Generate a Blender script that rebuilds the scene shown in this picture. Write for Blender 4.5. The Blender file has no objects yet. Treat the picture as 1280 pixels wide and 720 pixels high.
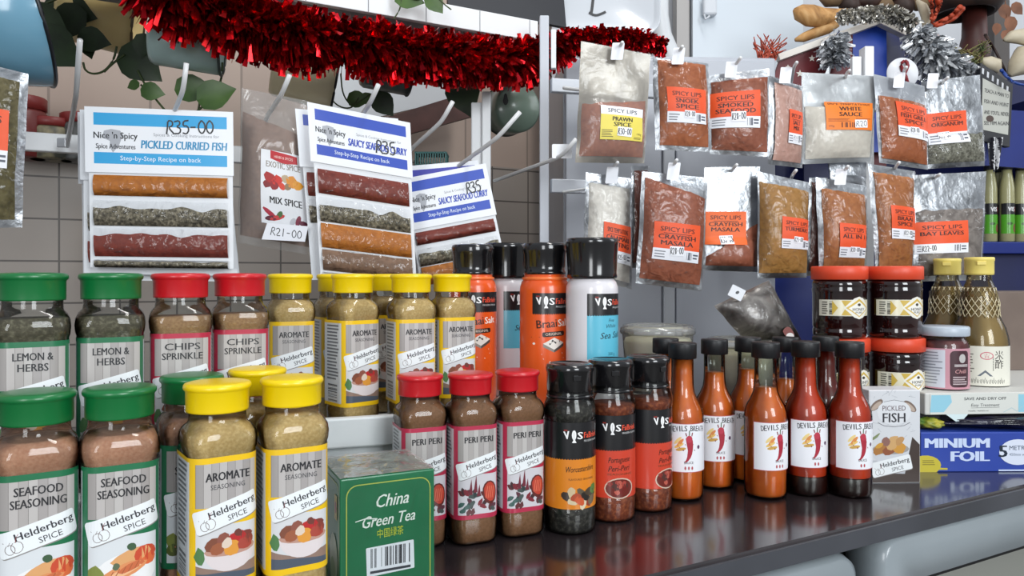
import bpy, math, random
from mathutils import Vector, Matrix, noise, Euler
C = bpy.context.scene.collection
SC = bpy.context.scene
rnd = random.Random(7)
PI = math.pi
# ------------------------------------------------------------------ camera, world, light, exposure
F = 924.0; HOR = 345.0; CAMZ = 0.27          # focal length in pixels, horizon row, eye height above the counter
cd = bpy.data.cameras.new('camera'); cam = bpy.data.objects.new('camera', cd); C.objects.link(cam)
cam.location = (0, 0, CAMZ); cam.rotation_euler = (PI/2, 0, 0)
cd.sensor_width = 36; cd.lens = F/1280*36; cd.shift_y = -(360-HOR)/1280; cd.clip_start = .02
SC.camera = cam
w = bpy.data.worlds.new('room_light'); SC.world = w; w.use_nodes = True
nt = w.node_tree; bg = nt.nodes['Background']
tc = nt.nodes.new('ShaderNodeTexCoord'); sp = nt.nodes.new('ShaderNodeSeparateXYZ'); rp = nt.nodes.new('ShaderNodeValToRGB')
nt.links.new(tc.outputs['Generated'], sp.inputs[0])
mr = nt.nodes.new('ShaderNodeMapRange'); mr.inputs[1].default_value = -1; mr.inputs[2].default_value = 1
nt.links.new(sp.outputs[2], mr.inputs[0]); nt.links.new(mr.outputs[0], rp.inputs[0])
rp.color_ramp.elements[0].position = .25; rp.color_ramp.elements[0].color = (.34, .33, .32, 1)
rp.color_ramp.elements[1].position = .8; rp.color_ramp.elements[1].color = (.62, .66, .72, 1)
nt.links.new(rp.outputs[0], bg.inputs[0]); bg.inputs[1].default_value = .62
def area(name, loc, target, sx, sy, power, col):
    l = bpy.data.lights.new(name, 'AREA'); l.shape = 'RECTANGLE'; l.size = sx; l.size_y = sy; l.energy = power; l.color = col
    o = bpy.data.objects.new(name, l); C.objects.link(o); o.location = loc
    o.rotation_euler = (Vector(target)-Vector(loc)).to_track_quat('-Z', 'Y').to_euler()
area('shop_window', (1.5, -1.7, 1.05), (.1, 1.1, .3), 1.0, 1.4, 44, (.92, .97, 1))
area('shop_door', (-.5, -2.2, .75), (0, 1.1, .4), .7, 1.5, 23, (.95, .98, 1))
area('ceiling_lamp', (.55, .55, 2.1), (.3, 1.1, 0), .25, 1.3, 15, (1, .98, .95))
area('right_window', (2.6, 1.2, 1.3), (.9, 1.5, .5), .9, 1.2, 9, (.93, .97, 1))
SC.view_settings.view_transform = 'Standard'; SC.view_settings.look = 'None'; SC.view_settings.exposure = 0.30
SC.view_settings.gamma = 1; SC.view_settings.use_curve_mapping = False
SC.cycles.transparent_max_bounces = 24
# ------------------------------------------------------------------ helpers
def P(px, py, d): return Vector(((px-640)/F*d, d, CAMZ+(HOR-py)/F*d))
def GX(px, d): return (px-640)/F*d
def lin(h):
    h = h.lstrip('#'); r = [int(h[i:i+2], 16)/255 for i in (0, 2, 4)]
    return tuple(c/12.92 if c <= .04045 else ((c+.055)/1.055)**2.4 for c in r)+(1,)
_m = {}
def newmat(name):
    m = bpy.data.materials.new(name); m.use_nodes = True
    return m, m.node_tree, m.node_tree.nodes['Principled BSDF']
def mat(col, rough=.45, metal=0, coat=0, spec=.5, trans=0, name=None):
    k = (col, rough, metal, coat, spec, trans)
    if k in _m: return _m[k]
    m, nt, b = newmat(name or 'paint_'+col.strip('#'))
    b.inputs['Base Color'].default_value = lin(col); b.inputs['Roughness'].default_value = rough
    b.inputs['Metallic'].default_value = metal; b.inputs['Coat Weight'].default_value = coat
    b.inputs['Coat Roughness'].default_value = .08; b.inputs['Specular IOR Level'].default_value = spec
    b.inputs['Transmission Weight'].default_value = trans
    _m[k] = m; return m
def nmat(key, c1, c2, scale, rough=.6, coat=0, metal=0, bump=0, bscale=None, detail=4, c3=None, lo=.35, hi=.65, dist=0):
    """noise-mottled material in object coordinates"""
    if key in _m: return _m[key]
    m, nt, b = newmat(key)
    t = nt.nodes.new('ShaderNodeTexCoord'); n = nt.nodes.new('ShaderNodeTexNoise'); r = nt.nodes.new('ShaderNodeValToRGB')
    n.inputs['Scale'].default_value = scale; n.inputs['Detail'].default_value = detail; n.inputs['Distortion'].default_value = dist
    nt.links.new(t.outputs['Object'], n.inputs['Vector']); nt.links.new(n.outputs['Fac'], r.inputs[0])
    r.color_ramp.elements[0].position = lo; r.color_ramp.elements[1].position = hi
    r.color_ramp.elements[0].color = lin(c1); r.color_ramp.elements[1].color = lin(c2)
    if c3: e = r.color_ramp.elements.new((lo+hi)/2); e.color = lin(c3)
    nt.links.new(r.outputs[0], b.inputs['Base Color'])
    b.inputs['Roughness'].default_value = rough; b.inputs['Metallic'].default_value = metal
    b.inputs['Coat Weight'].default_value = coat; b.inputs['Coat Roughness'].default_value = .1
    if bump:
        n2 = nt.nodes.new('ShaderNodeTexNoise'); n2.inputs['Scale'].default_value = bscale or scale; n2.inputs['Detail'].default_value = 3
        bp = nt.nodes.new('ShaderNodeBump'); bp.inputs['Strength'].default_value = bump; bp.inputs['Distance'].default_value = .002
        nt.links.new(t.outputs['Object'], n2.inputs['Vector']); nt.links.new(n2.outputs['Fac'], bp.inputs['Height'])
        nt.links.new(bp.outputs[0], b.inputs['Normal'])
        if coat: nt.links.new(bp.outputs[0], b.inputs['Coat Normal'])
    _m[key] = m; return m
def clear(key, tint='#f4f6f6', rough=.06, ior=1.45, bump=0, bscale=60, gain=1.0, haze=0):
    """thin clear plastic / glass: see-through with a Fresnel sheen (and a little milky haze)"""
    if key in _m: return _m[key]
    m = bpy.data.materials.new(key); m.use_nodes = True; nt = m.node_tree
    nt.nodes.remove(nt.nodes['Principled BSDF']); out = nt.nodes['Material Output']
    tr = nt.nodes.new('ShaderNodeBsdfTransparent'); tr.inputs[0].default_value = lin(tint)
    gl = nt.nodes.new('ShaderNodeBsdfGlossy'); gl.inputs['Roughness'].default_value = rough
    fr = nt.nodes.new('ShaderNodeFresnel'); fr.inputs['IOR'].default_value = ior
    mx = nt.nodes.new('ShaderNodeMixShader')
    mul = nt.nodes.new('ShaderNodeMath'); mul.operation = 'MULTIPLY'; mul.inputs[1].default_value = gain; mul.use_clamp = True
    nt.links.new(fr.outputs[0], mul.inputs[0]); nt.links.new(mul.outputs[0], mx.inputs[0])
    last = tr.outputs[0]
    if haze:
        df = nt.nodes.new('ShaderNodeBsdfDiffuse'); df.inputs[0].default_value = lin('#e8e8e8')
        m2 = nt.nodes.new('ShaderNodeMixShader'); m2.inputs[0].default_value = haze
        nt.links.new(last, m2.inputs[1]); nt.links.new(df.outputs[0], m2.inputs[2]); last = m2.outputs[0]
    nt.links.new(last, mx.inputs[1]); nt.links.new(gl.outputs[0], mx.inputs[2])
    nt.links.new(mx.outputs[0], out.inputs[0])
    if bump:
        t = nt.nodes.new('ShaderNodeTexCoord'); n2 = nt.nodes.new('ShaderNodeTexNoise'); n2.inputs['Scale'].default_value = bscale
        n2.inputs['Detail'].default_value = 2; n2.inputs['Distortion'].default_value = .8
        bp = nt.nodes.new('ShaderNodeBump'); bp.inputs['Strength'].default_value = bump; bp.inputs['Distance'].default_value = .004
        nt.links.new(t.outputs['Object'], n2.inputs['Vector']); nt.links.new(n2.outputs['Fac'], bp.inputs['Height'])
        nt.links.new(bp.outputs[0], gl.inputs['Normal']); nt.links.new(bp.outputs[0], fr.inputs['Normal'])
    _m[key] = m; return m
class MB:
    def __init__(s): s.v = []; s.f = []; s.mi = []; s.sm = []; s.mats = []
    def mat(s, m):
        if m not in s.mats: s.mats.append(m)
        return s.mats.index(m)
    def add(s, verts, faces, m, smooth=True):
        o = len(s.v); k = s.mat(m); s.v += [tuple(v) for v in verts]
        for f in faces: s.f.append(tuple(i+o for i in f)); s.mi.append(k); s.sm.append(smooth)
    def box(s, c, size, m, M=None, bev=0):
        x, y, z = (a/2 for a in size); c = Vector(c)
        if bev:
            b = min(bev, x*.9, y*.9, z*.9); rings = []
            for zz, ins in ((-z, b), (-z+b*.3, b*.3), (-z+b, 0), (z-b, 0), (z-b*.3, b*.3), (z, b)):
                rings.append([Vector((p[0], p[1], zz)) for p in rr(2*(x-ins), 2*(y-ins), b, 3)])
            vs, fs = loftvf(rings)
        else:
            vs = [Vector((a, b, d)) for d in (-z, z) for a, b in ((-x, -y), (x, -y), (x, y), (-x, y))]
            fs = [(3, 2, 1, 0), (4, 5, 6, 7), (0, 1, 5, 4), (1, 2, 6, 5), (2, 3, 7, 6), (3, 0, 4, 7)]
        vs = [(M @ v if M else v)+c for v in vs]
        s.add(vs, fs, m, False)
    def bar(s, a, b, wd, th, m, up=(0, 0, 1), bev=0):
        a = Vector(a); b = Vector(b); x = (b-a); L = x.length; x.normalize(); z = Vector(up); y = z.cross(x).normalized(); z = x.cross(y)
        M = Matrix((x, y, z)).transposed(); s.box((a+b)/2, (L, wd, th), m, M, bev)
    def lathe(s, prof, m, seg=32, M=None, c=(0, 0, 0), smooth=True):
        c = Vector(c); vs = []; fs = []; n = len(prof)
        for r, z in prof:
            for k in range(seg):
                a = 2*PI*k/seg; p = Vector((r*math.cos(a), r*math.sin(a), z)); vs.append((M @ p if M else p)+c)
        for i in range(n-1):
            for k in range(seg):
                k2 = (k+1) % seg; fs.append((i*seg+k, i*seg+k2, (i+1)*seg+k2, (i+1)*seg+k))
        if prof[0][0] > 1e-6: fs.append(tuple(range(seg-1, -1, -1)))
        if prof[-1][0] > 1e-6: fs.append(tuple((n-1)*seg+k for k in range(seg)))
        s.add(vs, fs, m, smooth)
    def shell(s, prof, m, seg=32, M=None, c=(0, 0, 0)):      # open lathe, no end caps
        c = Vector(c); vs = []; fs = []
        for r, z in prof:
            for k in range(seg):
                a = 2*PI*k/seg; p = Vector((r*math.cos(a), r*math.sin(a), z)); vs.append((M @ p if M else p)+c)
        for i in range(len(prof)-1):
            for k in range(seg):
                k2 = (k+1) % seg; fs.append((i*seg+k, i*seg+k2, (i+1)*seg+k2, (i+1)*seg+k))
        s.add(vs, fs, m)
    def loft(s, rings, m, smooth=True, c0=True, c1=True):
        vs, fs = loftvf(rings, c0, c1); s.add(vs, fs, m, smooth)
    def tube(s, pts, r, m, seg=8, r1=None):
        pts = [Vector(p) for p in pts]; rings = []; n = len(pts)
        for i, p in enumerate(pts):
            t = (pts[min(i+1, n-1)]-pts[max(i-1, 0)]).normalized()
            a = Vector((0, 0, 1)) if abs(t.z) < .9 else Vector((1, 0, 0))
            x = t.cross(a).normalized(); y = t.cross(x); q = r if r1 is None else r+(r1-r)*i/(n-1)
            rings.append([p+q*(math.cos(2*PI*k/seg)*x+math.sin(2*PI*k/seg)*y) for k in range(seg)])
        s.loft(rings, m)
    def grid(s, f, nu, nv, m, smooth=True):
        vs = [f(i/nu, j/nv) for j in range(nv+1) for i in range(nu+1)]
        fs = [(j*(nu+1)+i, j*(nu+1)+i+1, (j+1)*(nu+1)+i+1, (j+1)*(nu+1)+i) for j in range(nv) for i in range(nu)]
        s.add(vs, fs, m, smooth)
    def build(s, name, parent=None, loc=None):
        me = bpy.data.meshes.new(name); me.from_pydata(s.v, [], s.f)
        for m in s.mats: me.materials.append(m)
        me.polygons.foreach_set('material_index', s.mi); me.polygons.foreach_set('use_smooth', s.sm); me.update()
        o = bpy.data.objects.new(name, me); C.objects.link(o)
        if parent: o.parent = parent
        if loc is not None: o.location = loc
        return o
def rr(w, d, r, n=5):
    r = min(r, w/2, d/2); out = []
    for cx, cy, a0 in ((w/2-r, d/2-r, 0), (-w/2+r, d/2-r, PI/2), (-w/2+r, -d/2+r, PI), (w/2-r, -d/2+r, 1.5*PI)):
        for k in range(n+1): a = a0+PI/2*k/n; out.append((cx+r*math.cos(a), cy+r*math.sin(a)))
    return out
def loftvf(rings, c0=True, c1=True):
    n = len(rings[0]); vs = [p for r in rings for p in r]; fs = []
    for i in range(len(rings)-1):
        for k in range(n): k2 = (k+1) % n; fs.append((i*n+k, i*n+k2, (i+1)*n+k2, (i+1)*n+k))
    if c0: fs.append(tuple(range(n-1, -1, -1)))
    if c1: fs.append(tuple((len(rings)-1)*n+k for k in range(n)))
    return vs, fs
def tag(o, label=None, cat=None, group=None, kind=None):
    if label: o['label'] = label
    if cat: o['category'] = cat
    if group: o['group'] = group
    if kind: o['kind'] = kind
    return o
def thing(name, label, cat, loc=(0, 0, 0), rz=0, group=None):
    o = bpy.data.objects.new(name, None); C.objects.link(o); o.location = loc; o.rotation_euler = (0, 0, rz); o.empty_display_size = .02
    return tag(o, label, cat, group)
def kids(o): return [c for c in bpy.data.objects if c.parent == o]
def dup(src, loc, rz, label, group=None):
    r = src.copy(); C.objects.link(r); r.location = loc; r.rotation_euler = (0, 0, rz); r['label'] = label
    if group: r['group'] = group
    for ch in kids(src):
        c = ch.copy(); C.objects.link(c); c.parent = r
        for g in kids(ch): d = g.copy(); C.objects.link(d); d.parent = c
    return r
# ------------------------------------------------------------------ printed artwork laid on a surface
_t = {}
def tmesh(txt, bold=0, shear=0, serif=False):
    k = (txt, bold, shear)
    if k in _t: return _t[k]
    cu = bpy.data.curves.new('lettering', 'FONT'); cu.body = txt; cu.resolution_u = 2;  cu.shear = shear
    o = bpy.data.objects.new('lettering', cu); C.objects.link(o)
    bpy.context.view_layer.update()
    me = bpy.data.meshes.new_from_object(o.evaluated_get(bpy.context.evaluated_depsgraph_get()))
    vs = [(v.co.x, v.co.y) for v in me.vertices]; fs = [tuple(p.vertices) for p in me.polygons]
    bpy.data.objects.remove(o); bpy.data.curves.remove(cu); bpy.data.meshes.remove(me)
    if not vs: vs = [(0, 0)]
    x0 = min(v[0] for v in vs); x1 = max(v[0] for v in vs)
    _t[k] = ([((x-x0)/.72, y/.72) for x, y in vs], fs, (x1-x0)/.72); return _t[k]
HAND = {'R': [[(.1, 0), (.2, .5), (.25, 1), (.6, .95), (.6, .6), (.25, .5), (.7, 0)]], '0': [[(.35, 1), (.1, .7), (.1, .25), (.35, 0), (.6, .3), (.6, .75), (.35, 1)]],
 '1': [[(.35, 1), (.3, 0)]], '2': [[(.1, .8), (.35, 1), (.6, .8), (.5, .5), (.1, 0), (.65, .05)]], '3': [[(.1, .9), (.5, 1), (.55, .7), (.25, .55), (.6, .4), (.5, .05), (.1, .05)]],
 '5': [[(.6, 1), (.2, .95), (.15, .6), (.5, .6), (.6, .3), (.4, 0), (.1, .1)]], '8': [[(.55, .9), (.2, .95), (.2, .65), (.55, .4), (.4, 0), (.12, .2), (.5, .7), (.55, .9)]],
 '-': [[(.1, .5), (.5, .5)]], '.': [[(.2, 0), (.25, .1)]], '4': [[(.4, 1), (.1, .4), (.6, .4)], [(.45, .6), (.4, 0)]], '6': [[(.5, 1), (.15, .5), (.2, .05), (.5, .05), (.55, .4), (.2, .4)]], ' ': []}
class Art:
    def __init__(s, f, eps=5e-5, rough=.42, coat=0, step=.002, flat2=False): s.flat2 = flat2; s.f = f; s.mb = MB(); s.e = eps; s.r = rough; s.coat = coat; s.step = step
    def m(s, col): return mat(col, s.r, 0, s.coat) if isinstance(col, str) else col
    def off(s, L): s.k = getattr(s, 'k', 0)+1; return L*s.e+s.k*4e-7
    def rect(s, u0, v0, u1, v1, col, L=0, nu=1, nv=1, rot=0):
        cu, cv = (u0+u1)/2, (v0+v1)/2; ca, sa = math.cos(rot), math.sin(rot)
        if abs(rot) > .01: return s.poly([(cu+x*ca-y*sa, cv+x*sa+y*ca) for x, y in ((u0-cu, v0-cv), (u1-cu, v0-cv), (u1-cu, v1-cv), (u0-cu, v1-cv))], col, L)
        o = s.off(L); us = s.cuts(u0, u1) if s.step else [u0+(u1-u0)*k/nu for k in range(nu+1)]
        if s.flat2: vs = s.cuts(v0, v1)
        else: vs = [v0+(v1-v0)*k/nv for k in range(nv+1)]
        n = len(us); P_ = [s.f(u, v, o) for v in vs for u in us]
        s.mb.add(P_, [(j*n+i, j*n+i+1, (j+1)*n+i+1, (j+1)*n+i) for j in range(len(vs)-1) for i in range(n-1)], s.m(col))
    def cuts(s, a, b): return [a]+[k*s.step for k in range(math.floor(a/s.step)+1, math.ceil(b/s.step)) if a+1e-7 < k*s.step < b-1e-7]+[b]
    def poly(s, pts, col, L=1):
        o = s.off(L); parts = [list(pts)]
        if s.step:
            us = s.cuts(min(p[0] for p in pts), max(p[0] for p in pts))
            if len(us) > 2: parts = [clipc(clipc(pts, x, 1), y, -1) for x, y in zip(us, us[1:])]
            if s.flat2:
                o2 = []
                for q in parts:
                    if len(q) < 3: continue
                    vs = s.cuts(min(p[1] for p in q), max(p[1] for p in q)); o2 += [clipc(clipc(q, x, 1, 1), y, -1, 1) for x, y in zip(vs, vs[1:])]
                parts = o2
        for q in parts:
            if len(q) > 2: s.mb.add([s.f(u, v, o) for u, v in q], [tuple(range(len(q)))], s.m(col))
    def ell(s, cu, cv, ru, rv, col, L=1, rot=0, n=14, jit=0):
        ca, sa = math.cos(rot), math.sin(rot); pts = []
        for k in range(n):
            a = 2*PI*k/n; q = 1+(rnd.uniform(-jit, jit) if jit else 0); x = ru*q*math.cos(a); y = rv*q*math.sin(a); pts.append((cu+x*ca-y*sa, cv+x*sa+y*ca))
        s.poly(pts, col, L)
    def rrect(s, cu, cv, w, h, r, col, L=1, rot=0):
        ca, sa = math.cos(rot), math.sin(rot)
        s.poly([(cu+x*ca-y*sa, cv+x*sa+y*ca) for x, y in rr(w, h, r, 3)], col, L)
    def text(s, txt, u, v, h, col='#1c1c1c', L=3, rot=0, al='c', sx=1.0, bold=0, shear=0, fit=None, _2=0):
        vs, fs, w = tmesh(txt, 0, shear)
        if fit: sx = fit/(w*h)
        o = s.off(L)
        if bold and not _2:
            n = max(1, math.ceil(bold/.035))
            for k in range(n): s.text(txt, u+bold*h*.9*(2*k/n-1), v, h, col, L, rot, al, sx, bold, shear, None, 1)
            u += bold*h*.9
        ca, sa = math.cos(rot), math.sin(rot); ox = {'c': -w/2, 'l': 0, 'r': -w}[al]; out = []
        for x, y in vs:
            x = (x+ox)*h*sx; y = y*h; out.append(s.f(u+x*ca-y*sa, v+x*sa+y*ca, o))
        s.mb.add(out, fs, s.m(col), False)
    def stroke(s, pts, wd, col='#1c1c1c', L=3):
        n = len(pts); a = []; b = []; o = s.off(L)
        for i, (x, y) in enumerate(pts):
            x0, y0 = pts[max(i-1, 0)]; x1, y1 = pts[min(i+1, n-1)]; dx, dy = x1-x0, y1-y0; l = math.hypot(dx, dy) or 1
            nx, ny = -dy/l*wd/2, dx/l*wd/2; a.append(s.f(x+nx, y+ny, o)); b.append(s.f(x-nx, y-ny, o))
        s.mb.add(a+b, [(i, i+1, n+i+1, n+i) for i in range(n-1)], s.m(col), False)
    def hand(s, txt, u, v, h, wd, col='#15161c', L=4, rot=0, adv=.72, sx=1):
        ca, sa = math.cos(rot), math.sin(rot); x0 = -len(txt)*adv/2
        for i, ch in enumerate(txt):
            for st in HAND.get(ch, []):
                q = smooth(st); s.stroke([(u+((x0+i*adv+x)*sx*ca-(y-.5)*sa)*h, v+((x0+i*adv+x)*sx*sa+(y-.5)*ca)*h) for x, y in q], wd, col, L)
    def lines(s, u0, v0, u1, v1, n, col='#666666', L=2, fill=.45, rag=True, seg=1):
        for k in range(n):
            y = v1-(v1-v0)*(k+.5)/n; e = u1-(rnd.random()*.25*(u1-u0) if rag else 0); t = (v1-v0)/n*fill/2
            s.rect(u0, y-t, e, y+t, col, L, seg)
    def barcode(s, u0, v0, u1, v1, col='#222222', L=2, n=26, vert=True):
        for k in range(n):
            if rnd.random() < .62:
                if vert: a = u0+(u1-u0)*k/n; s.rect(a, v0, a+(u1-u0)/n*rnd.uniform(.4, 1), v1, col, L)
                else: a = v0+(v1-v0)*k/n; s.rect(u0, a, u1, a+(v1-v0)/n*rnd.uniform(.4, 1), col, L)
    def build(s, name, parent, loc=None): return s.mb.build(name, parent, loc)
def clipc(pts, x, sg, ax=0):
    out = []; pts = list(pts)
    for p, q in zip(pts, pts[1:]+pts[:1]):
        ia = sg*(p[ax]-x) >= 0; ic = sg*(q[ax]-x) >= 0
        if ia: out.append(p)
        if ia != ic: t = (x-p[ax])/(q[ax]-p[ax]); out.append((p[0]+(q[0]-p[0])*t, p[1]+(q[1]-p[1])*t))
    return out
def smooth(p, it=1):
    for _ in range(it):
        if len(p) < 3: return p
        q = [p[0]]
        for a, b in zip(p, p[1:]): q += [(a[0]*.75+b[0]*.25, a[1]*.75+b[1]*.25), (a[0]*.25+b[0]*.75, a[1]*.25+b[1]*.75)]
        p = q+[p[-1]]
    return p
def rrmap(w, r):
    """arc-length map round a rounded square (front towards -y): u from front centre, rightwards positive"""
    h = w/2-r; q = PI/2*r
    def f(u, v, off=0):
        sg = 1 if u >= 0 else -1; a = abs(u)
        if a <= h: x, y = a, -w/2-off
        elif a <= h+q: t = (a-h)/r; x = h+(r+off)*math.sin(t); y = -h-(r+off)*math.cos(t)
        else: x = w/2+off; y = -h+(a-h-q)
        return (sg*x, y, v)
    return f
def cylmap(R):
    def f(u, v, off=0): a = u/R; return ((R+off)*math.sin(a), -(R+off)*math.cos(a), v)
    return f
# ------------------------------------------------------------------ the setting: counter, walls, floor
B = math.radians(28.2); E1 = Vector((math.cos(B), math.sin(B), 0)); E2 = Vector((-math.sin(B), math.cos(B), 0)); UP = Vector((0, 0, 1))
ED = Vector((.254, .734, 0))                         # a point on the counter's front edge
R28 = Matrix((E1, E2, UP)).transposed()
def ctr(t, q, z): return ED+E1*t+E2*q+UP*z           # along the counter, back from its edge, up
m_counter = nmat('dark_laminate', '#201b1d', '#2d2729', 9, rough=.16, coat=.35, bump=.015, bscale=40)
m_edge = nmat('laminate_edge', '#3a3c41', '#484a50', 6, rough=.4)
mb = MB(); mb.box(ctr(-.4, .5, -.0115), (3.6, 1.0, .023), m_counter, R28, .004)
mb.bar(ctr(-2.2, -.0015, -.0125), ctr(1.4, -.0015, -.0125), .003, .019, m_edge)
o = mb.build('trim_1'); tag(o, kind='structure'); o.name = 'countertop'
tag(o, 'dark glossy laminate countertop carrying the bottles', 'countertop', kind='thing')
def brickmat(key, c1, c2, mortar, bw, bh, msize, rough):
    m, nt, b = newmat(key); t = nt.nodes.new('ShaderNodeTexCoord'); k = nt.nodes.new('ShaderNodeTexBrick')
    k.offset = 0; k.inputs['Color1'].default_value = lin(c1); k.inputs['Color2'].default_value = lin(c2); k.inputs['Mortar'].default_value = lin(mortar)
    k.inputs['Scale'].default_value = 1; k.inputs['Mortar Size'].default_value = msize; k.inputs['Brick Width'].default_value = bw; k.inputs['Row Height'].default_value = bh
    k.inputs['Mortar Smooth'].default_value = .2
    s = nt.nodes.new('ShaderNodeMapping'); s.inputs['Rotation'].default_value = (PI/2, 0, 0)
    nt.links.new(t.outputs['Object'], s.inputs[0]); nt.links.new(s.outputs[0], k.inputs['Vector']); nt.links.new(k.outputs['Color'], b.inputs['Base Color'])
    b.inputs['Roughness'].default_value = rough; return m
WQ = 1.37                                            # the wall stands this far behind the counter edge
def wall(name, t0, t1, z0, z1, q, m, th=.06):
    mb = MB(); mb.box((0, th/2, 0), (t1-t0, th, z1-z0), m); o = mb.build(name); o.location = ctr((t0+t1)/2, q, (z0+z1)/2); o.rotation_euler = (0, 0, B); return tag(o, kind='structure')
wall('wall_back_lower', -2.2, 3.2, -.9, .585, WQ, brickmat('wall_tiles', '#a39a92', '#a0978f', '#5d5753', .118, .092, .0022, .3))
wall('wall_back', -2.2, 3.2, .585, 2.3, WQ+.005, brickmat('wall_boards', '#b3a093', '#ad9a8e', '#8f8076', .2, 9, .003, .6))
mb = MB(); mb.box((.5, 1.2, -.93), (6, 6, .06), nmat('floor_vinyl', '#5b5854', '#6b6762', 12, rough=.5)); tag(mb.build('floor'), kind='structure')
# a white riser step behind the front row, wrapped in white vinyl
m_riser = nmat('white_vinyl', '#c9d0d2', '#dde2e3', 14, rough=.35, bump=.08, bscale=30)
# ------------------------------------------------------------------ seasoning bottles
def powder(key, a, b, c=None, sc=420, coat=0): return nmat('powder_'+key, a, b, sc, rough=.75, c3=c, bump=.5, bscale=sc*.7, lo=.3, hi=.7)
m_clear = clear('clear_plastic', '#f0f2f0', .05, 1.5)
m_glass = clear('clear_glass', '#f2f6f2', .03, 1.55)
WP = ['#a9a4a1', '#b5b0ad', '#9c9794', '#afaaa8', '#a29d9b', '#b8b4b1']
def planks(a, u0, v0, u1, v1, n=7, L=1):
    for k in range(n):
        x = u0+(u1-u0)*k/n; a.rect(x, v0, x+(u1-u0)/n, v1, WP[(k*5+n) % 6], L)
        a.rect(x-.00012, v0, x+.00012, v1, '#77726f', L+1)
def brandtag(a, u, v, rot=.26, s=1.0, w=.046):
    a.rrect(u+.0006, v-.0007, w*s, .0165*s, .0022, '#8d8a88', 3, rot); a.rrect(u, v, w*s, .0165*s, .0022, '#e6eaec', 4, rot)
    ca, sa = math.cos(rot), math.sin(rot); q = lambda x, y: (u+(x*ca-y*sa)*s, v+(x*sa+y*ca)*s)
    a.text('Helderberg', *q(.0045, .0004), .0052*s, '#33343a', 5, rot, fit=.0335*s, bold=.03); a.text('SPICE', *q(.0062, -.0062), .0042*s, '#33343a', 5, rot, fit=.0135*s)
    for cx, cy, r in ((-.0165, -.0035, .0028), (-.0125, -.0032, .0033)):      # garlic bulbs drawn in line
        a.stroke([q(cx+r*math.cos(t*.55+2), cy+r*1.15*math.sin(t*.55+2)) for t in range(12)], .00035*s, '#6a5a56', 5)
    a.stroke([q(-.0195, .002), q(-.0168, -.001), q(-.0155, .0012)], .0003*s, '#6a5a56', 5); a.stroke([q(-.0126, 0), q(-.0115, .003), q(-.0098, .0048)], .0003*s, '#8a3a3a', 5)
def pic_bowl(a, u0, v0, u1, v1):
    w, h = u1-u0, v1-v0; cu, cv = u0+w*.55, v0+h*.5
    a.rect(u0, v0, u1, v1, '#cfd0d2', 1); a.poly([(u0, v0), (u1, v0), (u1, v0+h*.3), (u0+w*.4, v0+h*.2), (u0, v0+h*.34)], '#8d7467', 2); a.poly([(u0, v0), (u1, v0), (u1, v0+h*.1), (u0, v0+h*.2)], '#4d5663', 2)
    a.ell(u0+w*.07, v0+h*.5, w*.09, h*.16, '#4f7a4a', 2, 0, 10, .2)
    a.poly([(cu+w*.42*math.cos(t), cv+h*.06+h*.4*math.sin(t)) for t in [PI+PI*k/12 for k in range(13)]], '#d9cfcf', 3)
    a.ell(cu, cv+h*.06, w*.42, h*.12, '#b98f80', 4)
    for x, y, r, c in ((-.28, .12, .12, '#7d4a38'), (-.12, .2, .12, '#8a5244'), (.1, .16, .15, '#b32a2c'), (.26, .22, .1, '#7a3d35'), (-.2, .02, .12, '#9a5a3e'), (.02, .0, .15, '#d9953c'), (.24, .03, .12, '#a5473a'), (-.06, .12, .09, '#d9c7b6'), (.3, .12, .09, '#8c4034'), (.12, .3, .07, '#6e3a32')):
        a.ell(cu+x*w, cv+h*.08+y*h*.8, r*w, r*h*.95, c, 5, rnd.random(), 9, .15)
def pic_fish(a, u0, v0, u1, v1):
    w, h = u1-u0, v1-v0; a.rect(u0, v0, u1, v1, '#d3d7da', 1); a.ell(u0+w*.52, v0+h*.36, w*.47, h*.34, '#e6e6e6', 2, .15, 18)
    for x, y, rx, ry, r, c in ((.12, .38, .12, .2, .3, '#7c8540'), (.1, .25, .1, .12, .2, '#55602c'), (.62, .64, .3, .13, .3, '#d8a06a'), (.82, .66, .18, .14, .4, '#c4492e'), (.85, .55, .14, .1, .2, '#d5683c'), (.5, .4, .36, .12, .32, '#d98e5c'), (.45, .36, .3, .06, .32, '#e7b487'), (.5, .2, .26, .1, .15, '#dcb98a'), (.62, .46, .2, .06, .4, '#c76a42'), (.62, .8, .07, .07, 0, '#3f5b40'), (.4, .5, .05, .06, 0, '#5d6a50')):
        a.ell(u0+x*w, v0+y*h, rx*w, ry*h, c, 3 if y > .5 else 4, r, 11, .12)
    for k in range(5): x = u0+w*(.3+.09*k); a.stroke([(x, v0+h*(.3+.03*k)), (x+w*.06, v0+h*(.42+.03*k))], .0006, '#a85a36', 5)
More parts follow.
